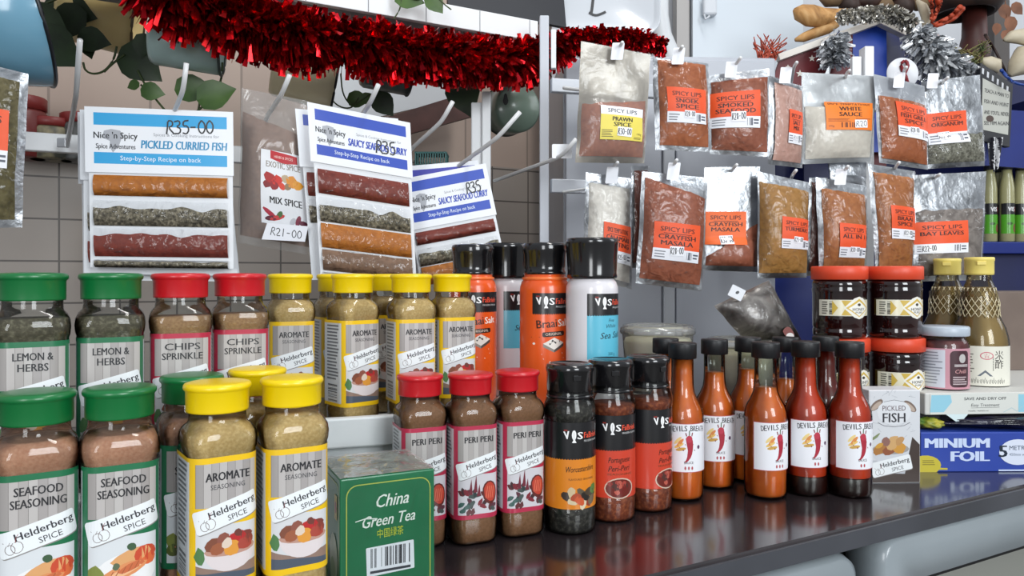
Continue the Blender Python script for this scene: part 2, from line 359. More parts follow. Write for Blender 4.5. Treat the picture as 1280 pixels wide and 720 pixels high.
def pic_chilli(a, u0, v0, u1, v1):
    w, h = u1-u0, v1-v0; a.rect(u0, v0, u1, v1, '#c9c6cb', 1)
    for k in range(26):
        x, y = rnd.random(), rnd.random()*.55; a.ell(u0+w*(.08+.86*x), v0+h*(.05+y), w*.09, h*.06, rnd.choice(['#3b2226', '#5c2a2e', '#7a2430', '#2d3a3a', '#45524f', '#59303c']), 2, rnd.random()*3, 8, .25)
    for x, y, l in ((.3, .5, .4), (.42, .55, .45), (.5, .45, .3)): a.poly([(u0+w*(x-.05), v0+h*y), (u0+w*(x+.05), v0+h*y), (u0+w*(x+.02), v0+h*(y+l))], '#6e2735', 3)
    a.ell(u0+w*.78, v0+h*.52, w*.19, h*.3, '#5e2420', 3, .1, 14); a.ell(u0+w*.78, v0+h*.54, w*.15, h*.24, '#b8402f', 4, .1, 14, .05)
    for k in range(4): a.stroke([(u0+w*(.68+.05*k), v0+h*.38), (u0+w*(.72+.05*k), v0+h*.68)], .0007, '#d9765a', 5)
    for x, y in ((.12, .12), (.2, .2), (.08, .26)): a.ell(u0+w*x, v0+h*y, w*.09, h*.06, '#3f5d58', 3, .5, 9, .2)
def herb_shaker(name, label, cap, band, pow_mat, lines, pic, fill, group, size2=.72):
    """square shaker: clear body, contents, flip cap, wrap-round printed label"""
    t = thing(name, label, 'spice bottle', group=group)
    WS = .965; prof = [(z, w_*WS, r_*WS) if z < .138 else (z, w_, r_) for z, w_, r_ in [(0, .041, .012), (.0015, .0455, .013), (.005, .0492, .013), (.022, .0502, .013), (.0262, .049, .0125), (.1215, .049, .0125), (.1243, .0508, .013), (.130, .0518, .0135), (.135, .0508, .015), (.1392, .046, .018), (.142, .0412, .0204), (.145, .0400, .0199), (.153, .0400, .0199)]]
    mb = MB(); mb.loft([[Vector((x, y, z)) for x, y in rr(w, w, r, 6)] for z, w, r in prof], m_clear, c0=False, c1=False); mb.build('body', t)
    rings = [(z+(.0012 if z == 0 else 0), w-.0026, r-.001) for z, w, r in prof if z < fill]; z, w, r = rings[-1]; rings.append((fill, min(w, .0495) if fill < .1375 else .0385, r if fill < .1375 else .019))
    mb = MB(); mb.loft([[Vector((x, y, z)) for x, y in rr(w, w, r, 6)] for z, w, r in rings], pow_mat); mb.build('contents', t)
    mc = mat(cap, .32, 0, .15); mb = MB()
    mb.lathe([(.0203, .1498), (.0217, .1498), (.0219, .1510), (.0220, .1640), (.0223, .1645), (.0223, .1650), (.0232, .1657), (.0237, .1671), (.0235, .1686), (.0227, .1698), (.020, .1705), (.012, .1709), (0, .171)], mc, 40)
    mb.box((0, .0226, .164), (.012, .0028, .009), mc, None, .001); c = mb.build('flip_cap', t)
    for k in range(3): pass
    f = rrmap(.0492*WS+.0002, .0126*WS); a = Art(f, 6e-5, .35, .2); z0, z1 = .0272, .1202
    a.rect(-.062, z0, .062, z1, '#ccd0d4', 0, 44, 1)
    a.rect(-.0265, z0, .0272, z1, band, 1, 20, 1); a.rect(-.062, z1-.003, .062, z1, band, 1, 44, 1); a.rect(-.062, z0, .062, z0+.0035, band, 1, 44, 1)
    planks(a, -.0208, .0852, .0222, z1-.0042, 8, 2)
    b = [l for l in lines]
    if size2 == 1: a.text(b[0], .001, .1065, .0058, '#26262a', 5, fit=.027 if len(b[1]) > 6 else .025, bold=.03); a.text(b[1], .001, .0985, .0058, '#26262a', 5, fit=.031 if len(b[1]) > 6 else .019, bold=.03) if len(b) > 1 else 0
    else: a.text(b[0], .001, .1035, .0062, '#26262a', 5, fit=.030, bold=.04); a.text(b[1], .001, .0975, .0036, '#4a4a4e', 5, fit=.0235) if len(b) > 1 else 0
    pic(a, -.0208, .0318, .0222, .0715)
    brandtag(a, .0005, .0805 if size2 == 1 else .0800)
    # back panel that wraps round the left side: small print and a bar code
    a.lines(-.056, .055, -.0305, .116, 17, '#6d7075', 2, .5, True, 8); a.barcode(-.054, .031, -.034, .051, '#5a5c62', 2, 24, False)
    a.lines(.032, .04, .058, .116, 18, '#6d7075', 2, .5, True, 8)
    a.build('label', t); return t
def spot(t, px, d, z=0, rz=0): t.location = (GX(px, d), d, z); t.rotation_euler = (0, 0, math.radians(rz)); return t
def more(src, px, d, z, rz, label, group=None): return dup(src, (GX(px, d), d, z), math.radians(rz), label, group)
LZ = .1018; LB = .0218                                  # upper and lower step of the riser
# white wrapped boxes under the back row, a thin board under the front left bottles
def boxthing(name, label, cat, c, ang, size, z, m, bev=.002):
    mb = MB(); mb.box((0, 0, size[2]/2), size, m, None, bev); o = mb.build(name); o.location = (c[0], c[1], z); o.rotation_euler = (0, 0, math.radians(ang)); return tag(o, label, cat)
boxthing('display_board', 'thin white board under the front left seasoning bottles', 'board', (-.293, .588), 27, (.255, .20, LB-.0002), .0002, m_riser)
boxthing('display_box', 'white wrapped box lifting the green and red capped bottles at the back left', 'box', (-.3105, .6395), 48, (.245, .094, LZ-LB-.0002), LB+.0001, m_riser)
rb = boxthing('display_box', 'white wrapped box lifting the yellow-capped back row and tall salt shakers', 'box', (-.235-.3074*.123+.9516*.178, .757+.9516*.123+.3074*.178), 17.9, (.405, .244, LZ-.0002), .0001, m_riser)
mb = MB(); mb.box((-.128, -.1285, .107), (.148, .012, .031), m_riser, None, .002); mb.build('front_lip', rb)
GREEN, RED, YEL = '#0e6b35', '#c01722', '#eccb00'
p_lemon = powder('herbs', '#4a4636', '#85806a', '#5d5644', 300); p_chips = powder('chips', '#9a7655', '#b8946c'); p_arom = powder('aromatic', '#c4a468', '#e0c58e', '#d0b278'); p_sea = powder('seafood', '#b98468', '#cb9c80', '#c19074'); p_peri = powder('peri', '#80593a', '#93694a')
GL = 'seasoning bottles with green caps'; GR = 'seasoning bottles with red caps'; GY = 'seasoning bottles with yellow caps'
sea = spot(herb_shaker('spice_bottle', 'green-capped seafood seasoning bottle at the bottom left corner, cut off by the frame', GREEN, '#1a6b45', p_sea, ['SEAFOOD', 'SEASONING'], pic_fish, .1395, GL, 1), 46, .50, LB, 33)
more(sea, 150, .522, LB, 31, 'green-capped seafood seasoning bottle in the front row, second from the left')
more(sea, 240, .585, LB, 30, 'green-capped seafood seasoning bottle tucked behind the yellow-capped bottle, mostly hidden')
lem = spot(herb_shaker('spice_bottle', 'green-capped lemon and herbs bottle at the far left of the back row', GREEN, '#1a6b45', p_lemon, ['LEMON &', 'HERBS'], pic_bowl, .1365, GL, 1), 41, .56, LZ, 31)
more(lem, 139, .60, LZ, 26, 'green-capped lemon and herbs bottle beside the red-capped chip seasoning')
chp = spot(herb_shaker('spice_bottle', 'red-capped chips seasoning bottle next to the green-capped lemon and herbs', RED, '#b02440', p_chips, ['CHIPS', 'SPRINKLE'], pic_bowl, .134, GR, 1), 226, .64, LZ, 25)
more(chp, 300, .685, LZ, 24, 'red-capped chips seasoning bottle next to a yellow cap in the back row')
aro = spot(herb_shaker('spice_bottle', 'yellow-capped bottle in the front row beside the seafood seasoning, its barcode panel showing', YEL, '#e9bd12', p_arom, ['AROMATE', 'SEASONING'], pic_bowl, .1425, GY), 272, .545, LB, 36)
more(aro, 365, .572, LB, 30, 'yellow-capped bottle in the front row next to the green tea box')
more(aro, 322, .625, LB, 28, 'yellow-capped bottle hidden behind the two front yellow ones, only its cap showing')
more(aro, 363, .80, LZ, 23, 'yellow-capped bottle beside the red-capped chips bottle in the back row')
more(aro, 441, .82, LZ, 42, 'yellow-capped bottle standing forward on the riser edge, its bowl picture in full view')
more(aro, 421, .885, LZ, 30, 'yellow-capped bottle hidden behind the bottle on the riser edge, its cap peeking out left')
more(aro, 484, .93, LZ, 24, 'yellow-capped bottle hidden behind two others, a sliver of cap showing between them')
more(aro, 514, .84, LZ, 26, 'yellow-capped back row bottle, second from the orange salt shaker')
more(aro, 565, .88, LZ, 28, 'yellow-capped back row bottle right beside the orange salt shaker')
per = spot(herb_shaker('spice_bottle', 'red-capped hot peri seasoning bottle nearest the green tea box', RED, '#b02a48', p_peri, ['PERI PERI'], pic_chilli, .1445, GR), 525, .752, 0, 22)
more(per, 588, .762, 0, 22, 'middle one of the three red-capped hot peri seasoning bottles')
more(per, 647, .784, 0, 22, 'red-capped hot peri seasoning bottle beside the black-capped jars')
# ------------------------------------------------------------------ round black-capped jars and tall salt shakers
m_black = mat('#121214', .16, 0, .5); m_blackm = mat('#17181b', .42)
def fishlogo(a, u, v, s, L=3):
    a.text('V', u-.0075*s, v-.0028*s, .0085*s, '#f2f2f2', L, .12, bold=.05, fit=.0055*s); a.text('S', u+.0062*s, v-.003*s, .0075*s, '#f2f2f2', L, -.05, bold=.05, fit=.0055*s)
    a.ell(u-.0003*s, v+.0012*s, .0024*s, .0052*s, '#f2f2f2', L+1, 0, 12); a.poly([(u-.0025*s, v-.0068*s), (u+.0022*s, v-.0068*s), (u-.0003*s, v-.002*s)], '#f2f2f2', L+1)
    a.stroke([(u-.0003*s, v-.003*s), (u-.0003*s, v+.0042*s)], .0003*s, '#9a9a9a', L+2)
    a.text('FaBriek', u+.0108*s, v-.0022*s, .0062*s, '#e2533a', L, .0, 'l', fit=.0205*s, bold=.03); a.text('FROZEN FOODS', u+.0108*s, v-.0062*s, .0020*s, '#cfcfcf', L, 0, 'l', fit=.0205*s)
    a.rect(u-.011*s, v+.0054*s, u-.0072*s, v+.0068*s, '#8f2a22', L)
def round_jar(label, low, l1, l2, pm, sc_, group, fill=.127):
    t = thing('spice_jar', label, 'spice jar', group=group); R = .0279
    prof = [(.024, 0), (.0268, .001), (.0282, .005), (.0285, .02), (.0281, .0255), (R-.0004, .027), (R-.0004, .118), (.0284, .120), (.0288, .125), (.0282, .131), (.0262, .137), (.0246, .1405), (.0246, .15)]
    mb = MB(); mb.shell(prof, m_clear); mb.build('body', t)
    mb = MB(); mb.lathe([(r-.0014, z+(.001 if z == 0 else 0)) for r, z in prof if z < fill]+[(.0255, fill), (0, fill)], pm); mb.build('contents', t)
    mb = MB(); mb.lathe([(.0225, .141), (.0252, .141), (.0254, .1435), (.0236, .1445), (.0236, .147), (.0242, .148), (.0246, .1485), (.0247, .167), (.0256, .169), (.0257, .1725), (.0245, .1755), (.021, .1768), (.0205, .1762), (0, .1762)], m_black, 40)
    mb.box((0, -.0248, .163), (.009, .002, .006), m_black, None, .0008); mb.build('cap', t)
    a = Art(cylmap(R), 6e-5, .32, .25); U = .062
    a.rect(-U, .0275, U, .0805, low, 0, 40); a.rect(-U, .0805, U, .1175, '#131316', 0, 40)
    for k in range(41): a.ell(-U+2*U*(k+.5)/41, .0805, .0016, .0016, '#131316', 1, 0, 8)
    fishlogo(a, -.004, .1035, 1.0)
    for i, s in enumerate(l1): a.text(s, .004, .0665-.0095*i, .0062, '#241a12', 2, .04, shear=.35, fit=.033 if len(l1) == 1 else .026, bold=.01)
    a.text(l2, .005, .0575 if len(l1) == 1 else .0525, .0022, '#5b3a1c', 2, fit=.03)
    sc_(a); a.build('label', t); return t
def mussels(a):
    for k, (x, y, c) in enumerate([(-.012, .041, '#3c3028'), (-.007, .045, '#c9b48f'), (-.002, .04, '#a8492c'), (.004, .044, '#5e5240'), (.009, .04, '#2b2622'), (.014, .045, '#4a3c2c'), (.019, .041, '#34452c'), (-.005, .036, '#d0bf9d'), (.002, .036, '#c4552f'), (.012, .035, '#8d3b26'), (.017, .036, '#6a5a44'), (.02, .047, '#557a3a'), (.006, .033, '#d7c7a8')]):
        a.ell(x, y, .0062, .0042, c, 2+k % 3, rnd.random()*3, 10, .15)
def meatbowl(a):
    a.ell(.004, .038, .0175, .0115, '#cfb7a5', 2, 0, 18); a.ell(.004, .038, .016, .0102, '#6a241c', 3, 0, 18)
    for k in range(16): a.ell(.004+rnd.uniform(-.011, .011), .038+rnd.uniform(-.006, .007), .0032, .0025, rnd.choice(['#8f2f27', '#a8453a', '#6f1e1a', '#b85a4a', '#50302a']), 4, rnd.random()*3, 8, .2)
p_pepper = powder('pepper', '#1d1b1a', '#5a5650', '#33302c', 260); p_chil = powder('chilli_flakes', '#6e2f1c', '#b0623a', '#8a3f22', 260)
GJ = 'round jars with black caps'
wj = spot(round_jar('black-capped jar with an orange label picturing mussels', '#d8801f', ['Worcestershire'], 'FLAVOURED SEASONING', p_pepper, mussels, GJ, .134), 712, .795, 0, 14)
pj = spot(round_jar('black-capped jar with a red label, middle of the three jars', '#c8402a', ['Portuguese', 'Peri-Peri'], 'SEASONING', p_chil, meatbowl, GJ), 763, .834, 0, 6)
more(pj, 810, .869, 0, 34, 'black-capped jar with a red label turned aside, next to the hot sauce')
def tall(label, bodycol, art, group):
    t = thing('salt_shaker', label, 'salt shaker', group=group); R = .0325
    m = mat(bodycol, .3, 0, .4); prof = [(.026, 0), (.030, .001), (.0318, .004), (.0322, .012), (.0322, .150), (.0318, .155), (.0295, .161), (.0272, .1635), (.0265, .1655), (.0265, .172)]
    mb = MB(); mb.lathe(prof, m, 40); mb.build('body', t); return t
def braai(label):
    t = tall(label, '#e0561a', None, 'tall orange and white salt shakers')
    mb = MB(); mb.lathe([(.0262, .170), (.0272, .1705), (.0276, .1735), (.0264, .1745), (.0266, .18), (.0275, .196), (.0287, .2), (.0287, .2065), (.0275, .2095), (.025, .2105), (.0245, .2098), (0, .2098)], m_black, 40); mb.build('cap', t)
    mb = MB(); mb.lathe([(.0262, .1625), (.029, .1635), (.0293, .166), (.0262, .1675)], mat('#ee7434', .35, 0, .3), 36); mb.build('collar', t)
    a = Art(cylmap(.0322), 6e-5, .32, .25)
    a.rect(-.022, .122, .05, .147, '#141417', 1, 20); [a.ell(-.022+.072*(k+.5)/24, .122, .0016, .0018, '#141417', 1, 0, 8) for k in range(24)]
    fishlogo(a, -.004, .136, 1.15)
    a.text('Braai', -.003, .104, .0105, '#3a1a10', 2, .08, fit=.026, bold=.03); a.text('Salt', .0205, .106, .009, '#f4ece4', 2, .08, fit=.017, bold=.03)
    a.rrect(.006, .096, .03, .006, .002, '#26150e', 2, .06); a.text('ORIGINAL', .006, .0945, .0034, '#f0d9c8', 3, .06, fit=.022)
    a.poly([(-.008, .084), (.006, .0915), (.02, .085), (.006, .0765)], '#e6dfd6', 2); a.poly([(-.008, .084), (.006, .0765), (.006, .073), (-.008, .080)], '#8d857c', 2); a.poly([(.006, .0765), (.02, .085), (.02, .081), (.006, .073)], '#4c4742', 2)
    a.stroke([(0, .083), (.004, .088), (.008, .085), (.014, .087)], .0022, '#1d1a18', 3)
    for s in (((-.01, .071), (.02, .066)), ((-.008, .065), (.018, .072)), ((.0, .062), (.012, .06))): a.stroke(s, .0012, '#e6dfd6', 2)
    a.stroke([(-.024, .092), (-.012, .092)], .0005, '#3a1a10', 2); a.ell(-.02, .084, .0018, .0014, '#f0e6dc', 2)
    a.build('label', t); return t
def seasalt(label):
    t = tall(label, '#d9d6da', None, 'tall orange and white salt shakers')
    mb = MB(); mb.lathe([(.0265, .164), (.0275, .1645), (.0305, .166), (.031, .168), (.0302, .172), (.0312, .19), (.0325, .207), (.033, .209), (.0327, .2125), (.031, .2145), (.0302, .2135), (0, .2135)], m_black, 40); mb.build('grinder_cap', t)
    a = Art(cylmap(.0322), 6e-5, .32, .25)
    a.rect(-.024, .068, .05, .122, '#5bb6cf', 1, 20); a.rect(-.024, .122, .05, .147, '#141417', 1, 20); [a.ell(-.024+.074*(k+.5)/24, .122, .0016, .0018, '#141417', 2, 0, 8) for k in range(24)]
    fishlogo(a, -.002, .136, 1.1)
    a.text('Fine', .008, .113, .0042, '#1d3640', 2, .06, shear=.3); a.text('White', .008, .106, .0048, '#1d3640', 2, .06, shear=.3); a.text('Sea Salt', .009, .0935, .0078, '#122128', 2, .05, shear=.3, fit=.034, bold=.01)
    a.text('250 g', .008, .073, .0036, '#1f4452', 2); a.build('label', t); return t
br = spot(braai('orange braai salt shaker behind the yellow caps, half hidden'), 591, 1.0, LZ, 12)
more(br, 681, .95, LZ, 8, 'orange braai salt shaker in full view between the two white salt grinders')
ss = spot(seasalt('white sea salt grinder with a blue label, squeezed between the two orange shakers'), 634, 1.055, LZ, 34)
more(ss, 740, .915, LZ, 26, 'white sea salt grinder with a blue label, standing right of the orange shakers')
# ------------------------------------------------------------------ hot sauce bottles
def chilli_man(a, u, v, s):
    red = '#a5283a'
    for x, y, r, c in ((-.0085, .002, .5, '#e6c06a'), (-.0075, .0045, .9, '#d98a4a'), (-.007, -.001, .2, '#c9a04e'), (-.0095, .0062, .8, '#e9cf8a')): a.ell(u+x*s, v+y*s, .0045*s, .0014*s, c, 2, r, 9)
    a.poly([(u+q[0]*s, v+q[1]*s) for q in smooth([(-.003, .008), (.0, .0105), (.003, .008), (.0035, .0), (.002, -.007), (-.0015, -.0115), (-.0045, -.0125), (-.002, -.009), (-.0012, -.002)], 1)], red, 3)
    a.ell(u, v+.0075*s, .0028*s, .003*s, '#b8364a', 4); a.stroke([(u-.0022*s, v+.010*s), (u-.003*s, v+.0128*s)], .0009*s, '#7a1c2a', 4); a.stroke([(u+.0022*s, v+.010*s), (u+.0028*s, v+.013*s)], .0009*s, '#7a1c2a', 4)
    a.stroke([(u, v+.0105*s), (u+.0002*s, v+.0148*s)], .0009*s, '#4f6a4a', 4)
    for e in (-1, 1): a.stroke([(u+e*.003*s, v+.003*s), (u+e*.0085*s, v+.0005*s), (u+e*.0045*s, v-.002*s)], .0012*s, '#7d2030', 3)
    a.ell(u+.0088*s, v+.0005*s, .0013*s, .0017*s, '#5a3a5a', 4)
def hot_sauce(label, sauce, level, chillis, lowmat=None):
    t = thing('sauce_bottle', label, 'sauce bottle', group='hot sauce bottles with black caps')
    prof = [(.0205, 0), (.0238, .0012), (.0254, .005), (.0256, .030), (.0256, .098), (.025, .104), (.0225, .112), (.018, .12), (.0148, .128), (.0137, .136), (.0133, .15), (.0133, .172), (.0146, .173), (.0146, .176)]
    mb = MB(); mb.shell(prof, m_glass, 36); mb.build('body', t)
    ins = [(max(r-.0016, .0), z+(.0035 if z == 0 else .002 if z < .006 else 0)) for r, z in prof]
    z = 0; pr = [q for q in ins if q[1] < level]; ra = pr[-1][0]; nx = ins[len(pr)]; k = (level-pr[-1][1])/(nx[1]-pr[-1][1]); pr.append((ra+(nx[0]-ra)*k, level)); pr.append((0, level))
    mb = MB(); mb.lathe(pr, sauce, 36)
    mb.build('sauce', t)
    if lowmat:
        mb = MB(); mb.lathe([(.0225, .0005), (.0248, .004), (.0252, .010), (.0253, .0235), (.0248, .0245), (0, .0245)], lowmat, 36); mb.build('sediment', t)
    mb = MB(); n = 60; rings = []
    for z, r in ((.1695, .0160), (.170, .0168), (.1865, .0168), (.1885, .0164)):
        rings.append([Vector(((r+(.00022 if i % 2 else -.0001))*math.cos(2*PI*i/n), (r+(.00022 if i % 2 else -.0001))*math.sin(2*PI*i/n), z)) for i in range(n)])
    mb.loft(rings, m_blackm); mb.build('cap', t)
    a = Art(cylmap(.0256), 7e-5, .4); U = .032
    a.rect(-U, .036, U, .094, '#c9757c', 1, 24); a.rect(-U+.0007, .0367, U-.0007, .0933, '#e8e9ee', 2, 24)
    s = 'DEVILS BREATH'
    for i, ch in enumerate(s):
        x = -.0225+.045*(i+.5)/len(s); a.text(ch, x, .0825+.0028*math.cos(x/.0225*1.3), .0068, '#26242a', 3, -x*5, fit={'I': None, ' ': None}.get(ch, .0031), bold=.02)
    chilli_man(a, .0005, .0650, 1.42); a.text('SAUCE', 0, .0462, .0030, '#2a282e', 3, fit=.0115, bold=.02)
    for k in range(chillis): x = (k-(chillis-1)/2)*.0042; a.ell(x, .0412, .0011, .0021, '#b04a52', 3)
    a.build('label', t); return t
def sauce(key, a, b): return nmat('sauce_'+key, a, b, 28, rough=.35, lo=.3, hi=.75, dist=1.2)
s_or = sauce('orange', '#d4601a', '#e67c2c'); s_rd = sauce('red', '#c23412', '#d5481c'); s_dk = sauce('dark_red', '#5e120a', '#761a0e')
sed = nmat('sauce_sediment', '#200806', '#33100a', 40, rough=.3)
hA = spot(hot_sauce('orange hot sauce bottle beside the black-capped jars, front left of its row', s_or, .168, 3), 853, .905, 0, 4)
hB = spot(hot_sauce('orange hot sauce bottle, second from the left, its level down in the neck', s_or, .146, 3), 893, .955, 0, 2)
hD = spot(hot_sauce('orange hot sauce bottle in the front middle with a half empty neck', s_or, .133, 3), 957, .912, 0, 20)
more(hA, 832, .968, 0, 0, 'orange hot sauce bottle hidden behind the front left one, only the cap edge showing')
more(hB, 935, .985, 0, 0, 'orange hot sauce bottle behind the front middle one, its label edge showing')
more(hD, 982, .985, 0, 10, 'hot sauce bottle with an empty neck, behind and between two front ones')
hF = spot(hot_sauce('bright red hot sauce bottle, second from the right in the front row', s_rd, .168, 2, sed), 1007, .925, 0, 8)
more(hF, 1062, .917, 0, 10, 'bright red hot sauce bottle at the right end beside the pickled fish box')
hG = spot(hot_sauce('dark red hot sauce bottle standing behind the two bright red ones', s_dk, .168, 2), 1032, 1.0, 0, 4)
# ------------------------------------------------------------------ racks with hooks
m_white = mat('#e4e6e8', .38, 0, .1); m_hook = mat('#d9dadb', .3, 0, .2); m_paper = mat('#eceef2', .6); m_rackg = mat('#c9ced6', .38, 0, .1)
def rod(parent, pts, r=.0031, m=None, name='hook'):
    mb = MB(); q = [Vector(p) for p in pts]
    if len(q) > 2:
        o = [q[0]]
        for a, b, c in zip(q, q[1:], q[2:]): o += [b+(a-b).normalized()*min(.012, (a-b).length*.3), b+(c-b).normalized()*.003+(a-b).normalized()*.003, b+(c-b).normalized()*min(.012, (c-b).length*.3)]
        q = o+[q[-1]]
    mb.tube(q, r, m or m_hook, 10); return mb.build(name, parent)
A1 = math.radians(24); LX = Vector((math.cos(A1), math.sin(A1), 0))
rl = thing('hook_rack', 'white hook rack on the left holding the recipe cards and mix spice', 'rack')
ra = P(-45, 172, 1.16); rb_ = ra+LX*.66; zb = ra.z
mb = MB(); mb.bar(ra, rb_, .016, .030, m_white, bev=.002); mb.build('rail', rl)
def onrail(px, z=None, base=ra, dr=LX):
    k = (px-640)/F; t = (k*base.y-base.x)/(dr.x-k*dr.y); p = base+dr*t
    return p if z is None else Vector((p.x, p.y, z))
mb = MB(); mb.bar(Vector((ra.x+.004, ra.y, .0)), Vector((ra.x+.004, ra.y, zb+.05)), .022, .022, m_white, (1, 0, 0), .002); mb.build('post', rl)
pr_ = rb_; mb = MB(); mb.bar(Vector((pr_.x, pr_.y, 0)), Vector((pr_.x, pr_.y, zb+.02)), .022, .022, m_white, (1, 0, 0), .002); mb.build('post', rl)
fr = Vector((LX.y, -LX.x, 0)) * .010
hp = onrail(85)+fr; rod(rl, [hp+Vector((0, 0, -.004)), P(95, 120, 1.06), P(100, 50, .985)], .0036)
hp = onrail(196)+fr; rod(rl, [hp, P(210, 158, 1.085), P(229, 113, 1.0), P(233, 79, .985)], .0034)
hp = onrail(318)+fr; rod(rl, [hp, P(334, 145, 1.115), P(352, 118, 1.05), P(362, 94, 1.03)], .0034)
hp = onrail(432)+fr; rod(rl, [hp, P(449, 149, 1.12), P(463, 128, 1.05), P(473, 106, 1.03)], .0034)
mb = MB(); mb.box(P(81, 180, 1.188)+Vector((.002, -.012, 0)), (.014, .003, .015), mat('#b9bcc0', .2, .6), None, .001); mb.build('rail_clip', rl)
# second rack, just right of the cards
rm = thing('hook_rack', 'white hook rack post with two long bare rods beside the seafood cards', 'rack')
pm_ = P(604, 232, 1.36); mb = MB()
pz = P(604, 116, 1.36).z
mb.bar((pm_.x+.006, pm_.y, 0), (pm_.x+.006, pm_.y, pz), .024, .016, m_white, (1, 0, 0), .002); mb.bar((pm_.x-.012, pm_.y+.004, 0), (pm_.x-.012, pm_.y+.004, pz-.018), .014, .02, m_white, (1, 0, 0), .002); mb.build('post', rm)
ma = pm_-LX*.17; ma.z = P(560, 240, 1.3).z
mb = MB(); mb.bar(ma, Vector((pm_.x, pm_.y, ma.z)), .012, .026, m_white, bev=.002); mb.build('rail', rm)
rod(rm, [Vector((ma.x+.0, ma.y-.006, ma.z+.01)), P(513, 187, 1.22), P(552, 152, 1.15), P(566, 127, 1.13)], .0034)
rod(rm, [Vector((pm_.x-.06, pm_.y-.03, ma.z)), P(564, 214, 1.2), P(622, 172, 1.08), P(650, 140, 1.06)], .0034)
# right rack
A2 = math.radians(13); RX = Vector((math.cos(A2), math.sin(A2), 0)); RN = Vector((RX.y, -RX.x, 0))
rk = thing('hook_rack', 'pale grey hook rack on the right holding two rows of spice packets', 'rack')
p0 = P(680, 200, 1.30); top = P(680, 22, 1.30).z
mb = MB(); mb.bar((p0.x, p0.y, 0), (p0.x, p0.y, top), .024, .016, m_rackg, (1, 0, 0), .0015); mb.build('post', rk)
mb = MB(); mb.box((p0.x+.0165, p0.y, P(692, 62, 1.3).z), (.009, .012, .068), m_white, None, .001); mb.build('post_cap', rk)
p1 = onrail(1083, None, p0, RX); tz = P(1083, 60, p1.y).z
mb = MB(); mb.bar((p1.x, p1.y, 0), (p1.x, p1.y, tz), .026, .018, m_white, (1, 0, 0), .0015); mb.bar((p1.x-.021, p1.y, 0), (p1.x-.021, p1.y, tz-.018), .012, .018, m_white, (1, 0, 0), .0015); mb.build('post', rk)
BZ1 = P(706, 108, 1.306).z; BZ2 = P(706, 233, 1.306).z
pe = onrail(1225, None, p0, RX)
for z in (BZ1, BZ2):
    a = Vector((p0.x+.012, p0.y, z)); b = Vector((pe.x, pe.y, z)); mb = MB(); mb.bar(a, b, .014, .024, m_rackg, bev=.0015); mb.build('rail', rk)
rod(rk, [onrail(748, BZ1-.008, p0, RX)+RN*.008, P(705, 110, 1.22)][::1], .003)
rod(rk, [onrail(745, BZ2, p0, RX)+RN*.008, P(704, 240, 1.25)], .0022)
lr = [onrail(620, BZ2+.012, p0, RX)+RN*.0, P(690, 200, 1.18), P(704, 193, 1.155), P(720, 174, 1.13)]
rod(rk, [P(618, 226, 1.34)]+lr[1:], .0032)
mb = MB(); a = Art(lambda u, v, o: P(702.5, 189, 1.166)+Vector((u, -o, v)), step=None); a.rrect(0, 0, .0315, .0225, .002, '#eef0f4', 0); t_ = a.build('price_flag', rk)
tag(t_, 'blank white flag')
# ------------------------------------------------------------------ foil and film packets
m_foil = nmat('foil_silver', '#979a9e', '#c9cdd2', 30, rough=.33, metal=.85, bump=.8, bscale=70)
m_dull = nmat('dull_lining', '#8d867c', '#b5aea4', 16, rough=.35, metal=.3, bump=.5, bscale=40, dist=1); m_dull2 = nmat('pale_lining', '#a2a6ac', '#c4c8ce', 16, rough=.35, metal=.3, bump=.5, bscale=40, dist=1)
m_film = clear('packet_film', '#fafafa', .13, 1.45, .8, 60, .95)
m_film2 = clear('milky_film', '#f4f4f2', .15, 1.45, .6, 38, .85, .10)
def spice(key, a, b, sc=160): return nmat('spice_'+key, a, b, sc, rough=.6, bump=.25, bscale=90, detail=6)
sp_paprika = spice('paprika', '#9a5233', '#ad6440'); sp_rust = spice('rust', '#a75f36', '#b56c40'); sp_brick = spice('brick', '#98563c', '#a66348')
sp_pink = spice('pink', '#c79f91', '#d3aea1'); sp_cream = spice('cream', '#ddd6cc', '#e8e2d8'); sp_mustard = spice('mustard', '#a77a3b', '#b78848')
sp_orange = spice('orange', '#a9693a', '#b87842'); sp_dark = spice('dark', '#5e2c1e', '#6f3624'); sp_grey = nmat('spice_oregano', '#5a584c', '#9b9a8b', 260, rough=.8, bump=.6, bscale=200, detail=8)
sp_bay = nmat('bay_leaves', '#6f6660', '#a39a93', 28, rough=.6, bump=.4, bscale=40, dist=2); sp_choc = spice('mixed', '#8d6a55', '#9c7a64'); sp_sage = nmat('spice_sage', '#5c5434', '#7d7450', 120, rough=.8, bump=.5, bscale=120)
sp_white = spice('coating', '#d8d4cc', '#e6e2da'); sp_ochre = spice('ochre', '#b06a1c', '#c27a28'); sp_taupe = spice('taupe', '#7d5f49', '#8f6f57'); sp_red = spice('red_brown', '#7a2e22', '#8a3828'); sp_herb = nmat('dried_herbs', '#3f3b33', '#b0a791', 240, rough=.85, bump=.9, bscale=200, detail=9, c3='#77705f', lo=.3, hi=.7)
def quadframe(tl, tr, br, bl, dl, dr_, dtop=0):
    """corner pixels and the depth of the left and right edges -> (root, local corners, normal)"""
    c = [P(bl[0], bl[1], dl), P(br[0], br[1], dr_), P(tr[0], tr[1], dr_+dtop), P(tl[0], tl[1], dl+dtop)]
    o = (c[2]+c[3])/2; return o, [p-o for p in c]
